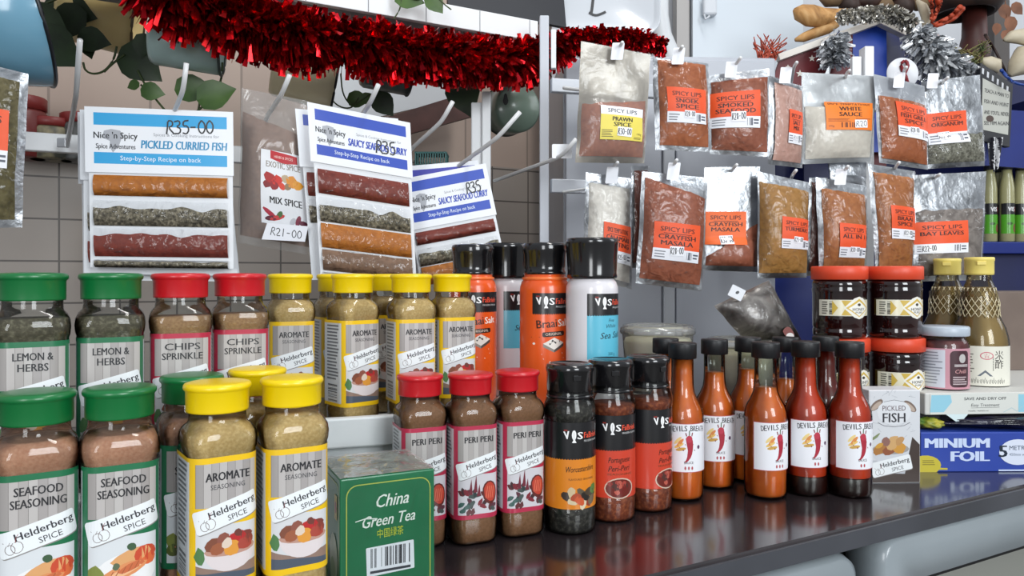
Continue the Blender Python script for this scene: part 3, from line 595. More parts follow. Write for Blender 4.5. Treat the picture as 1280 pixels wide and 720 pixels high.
def surf(c, T, seed, wr=.0014, prof=None, edge=.0):
    n = ((c[1]-c[0]).cross(c[3]-c[0])).normalized()
    if n.y > 0: n = -n
    W = (c[1]-c[0]).length; H = (c[3]-c[0]).length
    def S(u, v, off=0):
        p = c[0]*(1-u)*(1-v)+c[1]*u*(1-v)+c[2]*u*v+c[3]*(1-u)*v
        eu = max(0, 1-abs(2*u-1)**3.2); ev = prof(v) if prof else max(0, 1-abs(2*v-1)**3)
        q = Vector((u*W*26+seed*3.1, v*H*26, seed*1.7))
        k = noise.noise(q)+.5*noise.noise(q*2.3)
        inpl = edge*(noise.noise(Vector((u*4+seed, v*5, 3.3))))
        return p+n*(T*eu*ev+wr*k*(.35+.65*min(1, eu*2))+off)+(c[1]-c[0]).normalized()*inpl*(1 if abs(u-.5) > .3 else .3)
    S.W = W; S.H = H; S.n = n; return S
def submap(S, cu, cv, rot=0):
    """metres around a point of a packet's face"""
    ca, sa = math.cos(rot), math.sin(rot)
    return lambda x, y, o=0: S(cu+(x*ca-y*sa)/S.W, cv+(x*sa+y*ca)/S.H, .0016+o)
def packet(name, label, group, quad, dl, dr_, T, stuff, fill, seed, film=None, sticker=None, back=None, side=.055, price=None, tagpx=None, hook=None, cat='packet', bottom=.05, dtop=0, slope=0, topband=None):
    o, c = quadframe(*quad, dl, dr_, dtop); t = thing(name, label, cat, o, 0, group)
    def pf(v):
        f = max(.001, fill); 
        if v < f: x = v/f; return (1-abs(2*min(1, x*.93)-1)**2.6)*1.0 if x < .5 else max(.30, 1-(2*x-1)**2*.45)
        return .30*max(0, 1-((v-f)/(1.001-f)))**1.2
    S = surf(c, T, seed, prof=pf, edge=.0016)
    mb = MB(); mb.grid(lambda u, v: S(u, v, -.0022-.006*(1-abs(2*u-1)**2)*pf(v)), 14, 20, back or m_foil); mb.build('back_foil' if not back else 'back_film', t)
    if stuff:
        mb = MB()
        def g(a, b):
            u = side+(1-2*side)*a; tp = fill+slope*(u-.5)+.018*noise.noise(Vector((u*9, seed, 0))); v = bottom+(tp-bottom)*b
            return S(u, min(v, .985), -.0006)
        mb.grid(g, 22, 24, stuff); mb.build('contents', t)
    mb = MB(); mb.grid(lambda u, v: S(u, v, .0004), 22, 28, film or m_film); mb.build('front_film', t)
    if sticker:
        (x0, y0, x1, y1), fn = sticker; d = (dl+dr_)/2
        # place the sticker from the packet-face position it has in the photograph
        tl, tr, br, bl = quad
        cu = ((x0+x1)/2-(tl[0]+bl[0])/2)/((tr[0]+br[0])/2-(tl[0]+bl[0])/2); cv = ((bl[1]+br[1])/2-(y0+y1)/2)/((bl[1]+br[1])/2-(tl[1]+tr[1])/2)
        w_, h_ = (x1-x0)/F*d, (y1-y0)/F*d
        a = Art(submap(S, cu, cv), 5e-5, .5, 0, .004, True); fn(a, w_, h_); a.build('sticker', t)
        if price:
            pt, px, py, sc_ = price
            a = Art(submap(S, cu+(px-(x0+x1)/2)/F*d/S.W, cv-(py-(y0+y1)/2)/F*d/S.H, rnd.uniform(-.05, .08)), 5e-5, .6, 0, .004, True)
            a.rrect(0, 0, .0235*sc_, .0150*sc_, .0006, '#edeff4', 14); a.hand(pt, 0, .0002, .0105*sc_, .0010*sc_, L=16, rot=.05, adv=.74, sx=min(1.0, .0225/(len(pt)*.74*.0105))); a.build('price_tag', t)
    if tagpx:
        x, y, d = tagpx; q = P(x, y, d)-o; a = Art(lambda u, v, of=0: q+Vector((u+v*.12, -of, v)), step=None)
        a.rrect(0, 0, .0185, .026, .0015, '#eaecf2', 0); a.build('hang_tag', t)
    if hook: rod(rk, [hook[0], hook[1], hook[2]] if len(hook) > 2 else hook, .0026)
    return t
def lips(name, lines2, col='#e2501c', strip=.3, dark='#2b1410', top='SPICY LIPS', bar=True):
    def fn(a, w, h):
        a.rect(-w/2, -h/2+h*strip, w/2, h/2, col, 1)
        if strip: a.rect(-w/2, -h/2, w/2, -h/2+h*strip, '#e4e6ec', 1); a.lines(-w*.46, -h/2+h*.04, -w*.2, -h/2+h*strip*.85, 3, '#7d8088', 3, .4)
        a.text(top, 0, h*.26, h*.125, dark, 4, 0, fit=w*.74, bold=.02); a.lines(-w*.3, h*.195, w*.3, h*.225, 1, dark, 3, .5, False)
        n = len(lines2)
        for i, s in enumerate(lines2): a.text(s, 0, h*(.06-.16*i), h*.125, dark, 4, 0, fit=min(w*.8, w*.105*len(s)+w*.06), bold=.05)
        if bar and strip: a.barcode(w*.22, -h/2+h*.06, w*.34, -h/2+h*strip*.85, '#555a66', 3, 8); a.lines(w*.36, -h/2+h*.08, w*.48, -h/2+h*strip*.8, 2, '#555a66', 3, .5)
    return fn
def prawn(a, w, h):
    a.rect(-w/2, -h/2, w/2, h/2, '#e0cf58', 1); a.rect(-w/2, h*.24, w/2, h/2, '#e9ebf0', 2); a.text('SPICY LIPS', 0, h*.31, h*.12, '#1d1a16', 4, fit=w*.68, bold=.02)
    a.text('PRAWN', 0, h*.06, h*.13, '#2a2410', 4, fit=w*.46, bold=.06); a.text('SPICE', 0, -h*.1, h*.13, '#2a2410', 4, fit=w*.4, bold=.06)
    a.lines(-w*.47, -h*.44, -w*.2, -h*.2, 5, '#6d6430', 3, .45); a.text('100g', w*.4, -h*.32, h*.06, '#3a3414', 3); a.lines(w*.28, -h*.46, w*.47, -h*.38, 2, '#6d6430', 3, .45)
def whitesauce(a, w, h):
    a.rect(-w/2, -h/2, w/2, h/2, '#e87a1e', 1); a.text('SPICE TEMPTATIONS', 0, h*.38, h*.085, '#2a1408', 4, fit=w*.88, bold=.03); a.text('WHITE', 0, h*.18, h*.15, '#22120a', 4, fit=w*.44, bold=.06); a.text('SAUCE', 0, -h*.02, h*.15, '#22120a', 4, fit=w*.46, bold=.06)
    a.lines(-w*.46, -h*.22, w*.05, -h*.1, 3, '#7d3c10', 3, .4); a.lines(w*.1, -h*.16, w*.45, -h*.08, 2, '#7d3c10', 3, .4); a.barcode(-w*.2, -h*.42, w*.1, -h*.24, '#5a2a10', 3, 18); a.text('100g', -w*.4, -h*.4, h*.07, '#3a1c0a', 3)
G1 = 'spice packets on the upper row of hooks'; G2 = 'spice packets on the lower row of hooks'
def hk(px, py, d, bz, dx=-16, dy=14):
    b = onrail(px+dx*1.1, bz, p0, RX)+RN*.006; return [b, P(px+dx*.28, py+dy*.5, d+.012), P(px, py, d-.022)]
packet('spice_packet', 'clear packet of red brown prawn spice with a yellow and white sticker', G1, ((727, 51), (814, 68), (806, 204), (720, 203)), 1.13, 1.15, .016, sp_paprika, .52, 1, m_film2, ((747, 134, 803, 178), prawn), m_dull, .04, ('R30-00', 778, 167, 1.0), (772, 64, 1.125), hk(778, 53, 1.13, BZ1), slope=.1)
packet('spice_packet', 'rust brown packet with an orange sticker, second from the left in the upper row', G1, ((816, 71), (886, 79), (890, 190), (820, 187)), 1.17, 1.18, .014, sp_rust, .97, 2, None, ((830, 112, 880, 156), lips('snoek', ['SNOEK', 'SPICE'])), None, .07, ('R28-00', 858, 145, .75), (848, 70, 1.155), hk(853, 58, 1.155, BZ1))
packet('spice_packet', 'brown packet of smoked seafood spice with an orange sticker and a shiny top band', G1, ((886, 94), (962, 85), (961, 196), (888, 192)), 1.2, 1.2, .013, sp_brick, .9, 3, None, ((887, 117, 947, 160), lips('smoked', ['SMOKED', 'SEAFOOD'])), None, .03, ('R28-00', 920, 147, 1.0), (914, 87, 1.185), hk(926, 72, 1.185, BZ1, -30, 22))
packet('spice_packet', 'narrow pink packet squeezed between the smoked seafood and white sauce packets', G1, ((963, 94), (1005, 108), (1004, 210), (961, 205)), 1.205, 1.235, .012, sp_pink, .93, 4, None, ((976, 138, 1000, 181), lips('pink', ['SALT', 'MIX'])), None, .10, ('R18', 988, 173, .5), (982, 94, 1.2), hk(996, 78, 1.195, BZ1, -12, 10))
packet('spice_packet', 'packet of white sauce powder with a light orange sticker', G1, ((1003, 90), (1098, 95), (1089, 202), (1004, 205)), 1.25, 1.26, .015, sp_cream, .62, 5, m_film2, ((1028, 128, 1088, 165), whitesauce), m_dull2, .03, ('R20', 1071, 157, .95), None, hk(1062, 88, 1.225, BZ1, -14, 8))
packet('spice_packet', 'light brown packet of fish grill spice below the white ribbon badge', G1, ((1093, 92), (1157, 107), (1161, 212), (1100, 203)), 1.25, 1.27, .014, sp_rust, .76, 6, None, ((1112, 130, 1159, 174), lips('grill', ['FISH GRILL', 'SPICE'])), m_dull2, .04, ('R28-00', 1135, 164, .75), (1124, 100, 1.245), hk(1133, 84, 1.235, BZ1, -10, 8))
packet('spice_packet', 'silver packet of grey green origanum at the right end of the upper row', G1, ((1152, 102), (1226, 93), (1232, 207), (1159, 211)), 1.285, 1.29, .012, sp_grey, .36, 7, None, ((1157, 140, 1207, 179), lips('orig', ['ORIGANUM'], strip=.36)), None, .03, ('R22-00', 1176, 169, .9), (1166, 101, 1.27), hk(1185, 97, 1.262, BZ1, -20, 8))
packet('spice_packet', 'dark red packet edge hanging behind the front crayfish masala packet', G2, ((790, 207), (812, 207), (806, 335), (790, 335)), 1.22, 1.24, .008, sp_dark, .95, 8, None, None, None, .08)
packet('spice_packet', 'white packet of calamari coating at the left end of the lower row', G2, ((733, 215), (790, 223), (790, 362), (729, 345)), 1.17, 1.185, .014, sp_white, .90, 9, None, ((749, 280, 789, 325), lips('cal', ['CALAMARI', 'COATING'], top='SPICE TEMPTATIONS')), None, .06, ('R25-00', 775, 318, .7), (765, 219, 1.16), hk(772, 203, 1.155, BZ2, -14, 9))
packet('spice_packet', 'large red brown packet of crayfish masala hanging in front on the lower row', G2, ((803, 214), (886, 222), (878, 364), (795, 354)), 1.13, 1.145, .017, sp_brick, .88, 10, None, ((812, 280, 872, 326), lips('cray', ['CRAYFISH', 'MASALA'])), None, .045, ('R28-00', 842, 314, .95), (842, 214, 1.12), hk(846, 200, 1.115, BZ2, -14, 12), slope=-.16)
packet('spice_packet', 'half empty silver packet of crayfish masala with an orange sticker', G2, ((881, 209), (951, 208), (948, 340), (879, 338)), 1.19, 1.2, .014, sp_brick, .30, 11, None, ((879, 265, 932, 306), lips('cray', ['CRAYFISH', 'MASALA'], '#e8641e', 0)), None, .03, ('R30-00', 906, 300, .95), None, hk(921, 206, 1.175, BZ2, -20, 11), slope=.35)
packet('spice_packet', 'mustard yellow packet of turmeric with an orange sticker', G2, ((948, 214), (1012, 228), (1009, 347), (947, 348)), 1.18, 1.19, .017, sp_mustard, .9, 12, None, ((970, 271, 1010, 312), lips('tum', ['TURMERIC'])), None, .02, ('R25-00', 992, 300, .7), None, hk(995, 213, 1.165, BZ2, -14, 10))
packet('spice_packet', 'dark packet edge behind the all in one spice packet', G2, ((1013, 222), (1036, 222), (1032, 345), (1009, 345)), 1.235, 1.25, .01, sp_dark, .95, 13, None, None, None, .06)
packet('spice_packet', 'brown packet of all in one spice above the left red-lidded jar', G2, ((1021, 221), (1084, 232), (1084, 340), (1025, 340)), 1.2, 1.21, .016, sp_orange, .88, 14, None, ((1042, 279, 1079, 323), lips('all', ['ALL IN 1'])), None, .07, ('R20-00', 1062, 313, .7), (1051, 221, 1.19), hk(1060, 208, 1.185, BZ2, -12, 8))
packet('spice_packet', 'crumpled dark foil packet hanging behind the all in one spice packet', G2, ((1035, 196), (1083, 203), (1083, 240), (1040, 240)), 1.275, 1.285, .006, None, .5, 15, m_foil)
packet('spice_packet', 'orange brown packet of barbecue spice hanging between the all in one and bay leaf packets', G2, ((1086, 204), (1144, 214), (1142, 340), (1096, 340)), 1.22, 1.235, .016, sp_orange, .92, 16, None, ((1105, 258, 1140, 300), lips('bbq', ['BRAAI', 'SPICE'])), None, .06, ('R22-00', 1126, 292, .7), None, hk(1124, 203, 1.205, BZ2, -14, 9))
packet('spice_packet', 'large silver packet of bay leaves at the right end of the lower row', G2, ((1138, 219), (1234, 214), (1228, 350), (1144, 352)), 1.25, 1.26, .016, sp_bay, .66, 17, None, ((1141, 277, 1202, 316), lips('bay', ['BAY LEAVES'])), None, .05, ('R22-00', 1155, 310, .9), None, hk(1175, 218, 1.235, BZ2, -20, 6))
# ------------------------------------------------------------------ recipe cards with sachets
def card(label, quad, dl, dr_, head, title, price, sachets, hh, seed, T=.0035, full=True, group='recipe cards with spice sachets'):
    o, c = quadframe(*quad, dl, dr_); t = thing('recipe_card', label, 'recipe card', o, 0, group)
    S = surf(c, 0, seed, .0006); W, H = S.W, S.H
    mb = MB(); mb.grid(lambda u, v: S(u, v, 0), 12, 16, mat('#e3e6ea', .45, 0, .1)); mb.grid(lambda u, v: S(u, v, -.0012), 12, 16, mat('#e3e6ea', .45, 0, .1)); mb.build('backing_card', t)
    SF = surf(c, 0, seed, 0)
    a = Art(lambda x, y, of=0: SF(x/W, 1+y/H, .0022+of), 5e-5, .4, .1, None)
    X0, X1 = -.004, W+.002; hm = hh*H
    a.rect(X0, -hm, X1, .003, '#e9ecf1', 0, 8, 4)
    if full:
        a.rect(W*.04, -hm*.25, W*.965, -hm*.055, head, 1); a.rect(W*.04, -hm*.86, W*.965, -hm*.68, head, 1)
        a.text('Step-by-Step Recipe on back', W*.5, -hm*.80, hm*.075, '#e4eef6', 3, fit=W*.56)
        a.poly([(W*x, -hm*y) for x, y in ((.11, .34), (.16, .31), (.22, .33), (.25, .42), (.23, .46), (.21, .58), (.17, .68), (.15, .6), (.15, .5), (.10, .45))], '#a8abb2', 2)
        a.text("Nice 'n Spicy", W*.19, -hm*.46, hm*.105, '#24252a', 4, fit=W*.30, bold=.03); a.text('Spice Adventures', W*.19, -hm*.62, hm*.08, '#34363c', 4, fit=W*.27, bold=.03)
        a.text('Spices & Cooking Instructions for', W*.68, -hm*.40, hm*.05, '#8a8d94', 3, fit=W*.46)
        a.text(title, W*.665, -hm*.60, hm*.135, '#1688b8' if head == '#1f9fd8' else '#1c3fae', 4, fit=W*.60, bold=.045, shear=.12)
        if price: a.hand(price[0], W*price[1], -hm*price[2], hm*price[3], .0021, L=8, rot=.04, adv=.62, sx=price[4])
    else: a.rect(W*.04, -hm*.25, W*.965, -hm*.055, head, 1)
    a.build('header', t)
    mh = hh
    for i, (v0, v1, m, fill, dv) in enumerate(sachets):
        def pf(v): x = (v-v0)/(v1-v0); return max(0, 1-abs(2*x-1)**2.5)
        Q = surf(c, .0055, seed+i*7, .0011, pf)
        mb = MB(); mb.grid(lambda u, v: Q(.03+.94*u, 1-v0+(v0-v1)*(1-v) if 0 else 1-(v0+(v1-v0)*(1-v)), .0016), 2, 2, m_film2)
        mb = MB()
        def f2(a_, b_):
            u = .035+.93*a_; top = v0+(v1-v0)*(1-fill)*(1+.7*noise.noise(Vector((u*7, seed+i, 0)))) if fill < 1 else v0
            v = v1-(v1-top)*b_; x = (v-v0)/(v1-v0); k = max(0, 1-abs(2*x-1)**2.5)
            return S(u, 1-v, .0012+.0045*k+.0006*noise.noise(Vector((u*30, v*40, i))))
        mb.grid(f2, 26, 8, m); s_ = mb.build('sachet', t)
        mb = MB()
        def f3(a_, b_):
            u = .03+.94*a_; v = v1-(v1-v0)*b_; k = max(0, 1-abs(2*b_-1)**2.5)
            return S(u, 1-v, .0019+.0048*k+.0009*noise.noise(Vector((u*26, v*34, i+5))))
        mb.grid(f3, 26, 8, m_film); mb.build('film', s_)
    if full:
        a2 = MB(); a2.grid(lambda u, v: S(u, 1-mh-(1-mh)*(1-v), .0085), 2, 2, m_film)
    return t
CY = '#1f9fd8'; DB = '#1c46b4'
sA = [(.415, .545, sp_ochre, 1, 0), (.575, .735, sp_herb, .7, 0), (.75, .93, sp_red, .78, 0), (.95, 1.0, sp_herb, .8, 0)]
card('white recipe card for pickled curried fish with pale blue stripes, front of its stack', ((110, 136), (290, 143), (292, 336), (113, 334)), 1.03, 1.055, CY, 'PICKLED CURRIED FISH', ('R35-00', .70, .24, .22, .9), sA, .40, 3)
card('second recipe card of the pickled fish stack, its left edge peeking out', ((104, 140), (284, 146), (297, 345), (105, 342)), 1.048, 1.073, CY, '', None, sA[1:3], .42, 4, full=False)
card('rearmost recipe card of the pickled fish stack, showing at its lower left', ((101, 143), (280, 149), (300, 352), (104, 350)), 1.066, 1.091, CY, '', None, sA[1:3], .42, 5, full=False)
sB = [(.36, .50, sp_red, 1, 0), (.52, .66, sp_herb, .68, 0), (.67, .81, sp_ochre, 1, 0), (.815, .94, sp_taupe, .95, 0), (.95, 1.0, sp_taupe, .7, 0)]
card('white recipe card for saucy seafood curry with dark blue stripes, hanging in the middle', ((388, 131), (511, 156), (521, 362), (401, 350)), 1.05, 1.07, DB, 'SAUCY SEAFOOD CURRY', ('R35', .74, .52, .24, .8), sB, .325, 6)
card('recipe card with dark blue stripes hanging behind the middle seafood curry card', ((373, 139), (496, 151), (508, 350), (390, 350)), 1.075, 1.095, DB, '', None, sB[:2], .33, 7, full=False)
sC = [(.50, .62, sp_red, 1, 0), (.66, .82, sp_herb, .72, 0), (.83, 1.0, sp_ochre, 1, 0)]
card('tilted white recipe card for saucy seafood curry with dark blue stripes, hanging on the right', ((505, 226), (606, 207), (634, 338), (526, 358)), 1.14, 1.16, DB, 'SAUCY SEAFOOD CURRY', ('R35', .80, .38, .22, .8), sC, .47, 8)
card('recipe card peeking out at the upper left behind the tilted seafood curry card', ((500, 211), (596, 203), (618, 330), (520, 345)), 1.165, 1.185, '#2a2fa0', '', None, sC[:1], .47, 9, full=False)
# mix spice packet and the green packet at the frame edge
def mixlabel(a, w, h):
    a.rect(-w/2, -h/2, w/2, h/2, '#e2e4e8', 1); a.poly([(-w*.28, h*.5), (w*.32, h*.47), (w*.32, h*.37), (w*.02, h*.34), (-w*.28, h*.39)], '#b8202a', 3); a.text("HERBS & SPICES", w*.02, h*.405, h*.035, '#f0d8d0', 4, fit=w*.42)
    a.text('EXOTIC SPICE', 0, h*.27, h*.085, '#8e857c', 4, fit=w*.75, bold=.03)
    for x, y, r, c in ((-.3, .12, .13, '#a5201f'), (-.12, .1, .12, '#c8281c'), (-.2, .02, .1, '#8d1a1c'), (.05, .14, .09, '#b7a284'), (.2, .12, .13, '#d98a1e'), (.33, .08, .11, '#e0992a'), (.1, .04, .08, '#8d7352'), (-.02, .03, .08, '#d2391e'), (-.36, .03, .08, '#7d1a1e')): a.ell(w*x, h*y, w*r, h*r*.62, c, 3, rnd.random()*3, 9, .18)
    a.text('MIX SPICE', w*.05, -h*.215, h*.095, '#17171a', 4, fit=w*.7, bold=.04)
    for x, y, r, an, c in ((-.3, -.36, .2, -.6, '#a8243a'), (-.15, -.4, .18, .4, '#c23a3a'), (-.28, -.42, .15, .2, '#5a2030'), (-.1, -.36, .1, 1, '#486a3a'), (.3, -.4, .13, 1.2, '#7a1f3a'), (.4, -.42, .1, 0, '#5d1a30'), (.18, -.42, .1, 1, '#b9bac0')): a.ell(w*x, h*y, w*r, h*.035, c, 3, an, 9)
mx = packet('mix_spice_packet', 'clear packet of pinkish brown mix spice hanging between the recipe cards', None, ((302, 110), (384, 126), (394, 320), (297, 303)), 1.085, 1.1, .018, sp_choc, .80, 21, clear('bag_film', '#f4f2f0', .12, 1.5, .8, 26, 1.3, .14), ((327, 191, 385, 281), mixlabel), m_film2, .03, slope=-.1)
o, c = quadframe((302, 110), (384, 126), (394, 320), (297, 303), 1.066, 1.082)
a = Art(lambda u, v, of=0: P(355, 291, 1.062)-mx.location+Vector((u-v*.0+.0, -of+u*.02, v+u*-.08)), 5e-5, .6, 0, None)
a.poly([(-.032, -.012), (.030, -.0105), (.0345, .012), (-.024, .0125)], '#e6e8ee', 0); a.hand('R21-00', .003, 0, .0115, .0011, L=3, rot=-.06, adv=.7, sx=.95); a.build('price_tag', mx)
gp = packet('herb_packet', 'packet of olive green herbs with an orange sticker cut off by the left frame edge', None, ((-55, 70), (35, 92), (27, 284), (-60, 286)), .90, .93, .016, sp_sage, .93, 22, None, ((-50, 135, 6, 212), lips('sage', ['SAGE'])), None, .1)
rod(rl, [onrail(-38)+fr, P(-30, 130, 1.0), P(-18, 76, .905)], .0034)
# ------------------------------------------------------------------ tea box, jars, vinegar, foil box, cartons and tubs on the counter
def facemap(c, n, xdir):
    return lambda u, v, o=0: Vector(c)+Vector(xdir)*u+Vector((0, 0, v))+Vector(n)*o
tb = thing('tea_box', 'green cardboard box of green tea with a bar code sticker, wrapped in film', 'tea box', (-.136, .585, 0), math.radians(26))
TW, TD, TH = .079, .076, .1086
m_tea = nmat('tea_green', '#1d6b45', '#24754d', 12, rough=.28, coat=.3)
mb = MB(); mb.box((TW/2, TD/2, TH/2), (TW, TD, TH), m_tea, None, .0012); mb.build('carton', tb)
a = Art(facemap((0, -.0003, 0), (0, -1, 0), (1, 0, 0)), 5e-5, .3, .3, None)
def frame(a, x0, y0, x1, y1, r, wd, col, L):
    p = [(x+(x0+x1)/2, y+(y0+y1)/2) for x, y in rr(x1-x0, y1-y0, r, 5)]; a.stroke(p+p[:1], wd, col, L)
frame(a, .005, .004, TW-.004, TH-.006, .009, .0009, '#b9c25a', 1)
a.text('China', .043, .083, .0105, '#eef2ea', 3, .03, shear=.35, fit=.027, bold=.02); a.text('Green Tea', .040, .068, .0095, '#eef2ea', 3, .03, shear=.35, fit=.044, bold=.02)
a.stroke([(.012, .0735), (.02, .075), (.03, .0738)], .0008, '#eef2ea', 3); a.text('中国绿茶', .041, .0585, .0058, '#c8cf3e', 3, .02, fit=.022)
a.rrect(.041, .040, .040, .0235, .0008, '#e9ebf0', 3, .03); a.barcode(.0245, .0345, .0575, .050, '#2c2e34', 5, 34); a.lines(.024, .0295, .058, .0325, 1, '#3d4047', 5, .7, False)
a.text('DIN BI LIN RONG CHANGCHENG LI JIAN', .041, .0155, .0022, '#cfe0d4', 3, .04, fit=.056); a.text('XIAMEN HUA FEI TEA PRODUCTS CO LTD', .041, .0105, .0022, '#cfe0d4', 3, .04, fit=.058)
a.build('front_print', tb)
a = Art(facemap((-.0003, TD, 0), (-1, 0, 0), (0, -1, 0)), 5e-5, .3, .3, None)
frame(a, .004, .004, TD-.004, TH-.006, .009, .0009, '#b9c25a', 1); a.ell(TD-.022, .04, .014, .02, '#d9e3c8', 2); a.ell(TD-.024, .028, .010, .012, '#a9c48c', 3); a.rrect(TD-.014, .083, .009, .02, .001, '#d6b02a', 2); a.ell(TD-.014, .083, .003, .005, '#b8352a', 3)
a.build('side_print', tb)
mb = MB()
def wrapf(u, v):
    return Vector((TW*u, TD*v, TH+.0006+.0016*abs(noise.noise(Vector((u*5, v*4, 1))))))
mb.grid(wrapf, 16, 16, clear('tea_wrap', '#f4f6f6', .1, 1.5, .6, 40, 1.6, .30)); mb.grid(lambda u, v: Vector((TW*u, -.0026+.0006*noise.noise(Vector((u*7, v*6, 2))), TH*v)), 12, 14, clear('tea_wrap_front', '#f6f8f8', .1, 1.45, .5, 45, 1.0)); mb.build('film_wrap', tb)
# --- dark jars
m_syrup = nmat('dark_syrup', '#120405', '#260a0a', 18, rough=.05, coat=.8); m_lid = mat('#d9492b', .42)
def dark_jar(label):
    t = thing('preserve_jar', label, 'jar', group='stacked jars with orange red lids'); R = .0368
    prof = [(.030, 0), (.0345, .001), (.0362, .004), (.0366, .012), (.0355, .0145), (.0366, .017), (R, .030), (R, .064), (.0372, .067), (.0376, .071), (.0364, .0735), (.0372, .0755), (.0370, .080), (.035, .084), (.034, .0845), (.034, .09)]
    mb = MB(); mb.lathe(prof, m_syrup, 40); mb.build('body', t)
    n = 72; rings = []
    for z, r in ((.0845, .0372), (.0852, .0385), (.1025, .0385), (.1040, .0372)): rings.append([Vector(((r+(.00025 if i % 2 else 0))*math.cos(2*PI*i/n), (r+(.00025 if i % 2 else 0))*math.sin(2*PI*i/n), z)) for i in range(n)])
    mb = MB(); mb.loft(rings, m_lid); mb.build('lid', t)
    a = Art(cylmap(R+.0002), 6e-5, .35, .2)
    a.rect(-.05, .033, .05, .056, '#d8d6c6', 0); a.rect(-.03, .034, .05, .055, '#c8a944', 1)
    for s in (-.018, .034): a.poly([(s-.012, .034), (s, .034), (s+.006, .0445), (s, .055), (s-.012, .055), (s-.004, .0445)], '#e2dcc0', 2)
    a.poly([(-.015, .0445), (.0, .058), (.008, .0605), (.016, .058), (.031, .0445), (.016, .031), (.008, .0285), (0, .031)], '#e6e4da', 3); a.poly([(-.012, .0445), (.008, .0575), (.028, .0445), (.008, .0315)], '#d0b04c', 4); a.poly([(-.008, .044), (.008, .054), (.024, .044), (.008, .033)], '#eceae2', 5)
    a.text('HONEY', .008, .0405, .0042, '#22201c', 6, fit=.021, bold=.03); a.text('PURE', .008, .0365, .003, '#22201c', 6, fit=.012, bold=.02); a.ell(.008, .049, .0028, .002, '#3d3420', 6)
    a.lines(-.045, .035, -.036, .054, 6, '#55534a', 2, .5); a.barcode(-.034, .035, -.030, .054, '#33322c', 2, 16, False)
    a.build('label', t); return t
ZC = .076
dj = spot(dark_jar('upper left dark jar with an orange red lid, stacked on another jar'), 1049, 1.082, ZC+.1042, 8)
more(dj, 1117.5, 1.086, ZC+.1042, 12, 'upper right dark jar with an orange red lid, beside the vinegar bottles')
more(dj, 1052, 1.086, ZC, 14, 'lower left dark jar of the stack, mostly hidden behind the hot sauce')
more(dj, 1120, 1.09, ZC, 10, 'lower right dark jar of the stack, behind the pickled fish box')
m_dark = nmat('dark_carton', '#0e0d12', '#1c1a22', 20, rough=.4)
boxthing('carton', 'dark carton carrying the stacked jars behind the hot sauce', 'carton', (GX(1084, 1.09), 1.096), 6, (.160, .110, ZC-.0006), .0002, m_dark)
boxthing('carton', 'dark carton under the white tray, behind the blue foil box', 'carton', (.80, 1.24), 4, (.42, .32, .0745), .0002, m_dark)
# --- white tray with a taped note, vinegar bottles and small jar
tr_ = thing('tray', 'shallow off-white tray with a taped handwritten note along its front', 'tray', (.80, 1.225, .0752), math.radians(4))
mb = MB(); mb.box((0, 0, .0155), (.47, .35, .031), mat('#c9c9c4', .5), None, .002); mb.build('tray_body', tr_)
a = Art(facemap((0, -.1755, 0), (0, -1, 0), (1, 0, 0)), 6e-5, .5, 0, None)
a.rect(-.228, .001, .228, .030, '#d2d4ce', 0); a.poly([(-.228, .004), (-.208, .004), (-.196, .018), (-.198, .028), (-.226, .028)], '#8fc4d6', 1)
a.poly([(-.205, .001), (-.185, -.013), (-.176, -.003), (-.172, .001)], '#cfe0e2', 1); a.rect(-.098, .003, -.085, .028, '#8fc4d6', 1)
a.text('SAVE AND DRY OFF', -.147, .0205, .0042, '#2f3236', 3, fit=.062, bold=.02); a.text('Easy Treatment', -.147, .0115, .0042, '#3a3d42', 3, shear=.2, fit=.042); a.stroke([(-.168, .0095), (-.126, .0100)], .0004, '#3a3d42', 3)
a.text('reusable - washable etc', -.157, .0045, .0022, '#55585c', 3, fit=.03); a.stroke([(-.12, .003), (-.108, .009), (-.1, .004), (-.092, .011)], .0008, '#a9c4ca', 2); a.text('SAVE AND DRY', -.045, .0185, .0042, '#8d9094', 3, fit=.05); a.lines(-.06, .006, -.03, .012, 1, '#9b9ea2', 3, .3, False)
a.build('taped_note', tr_)
m_vin = clear('vinegar_glass', '#ece4cc', .04, 1.5); m_vinl = clear('vinegar', '#cbb98a', .3, 1.1)
m_vlid = mat('#e3cf6e', .4)
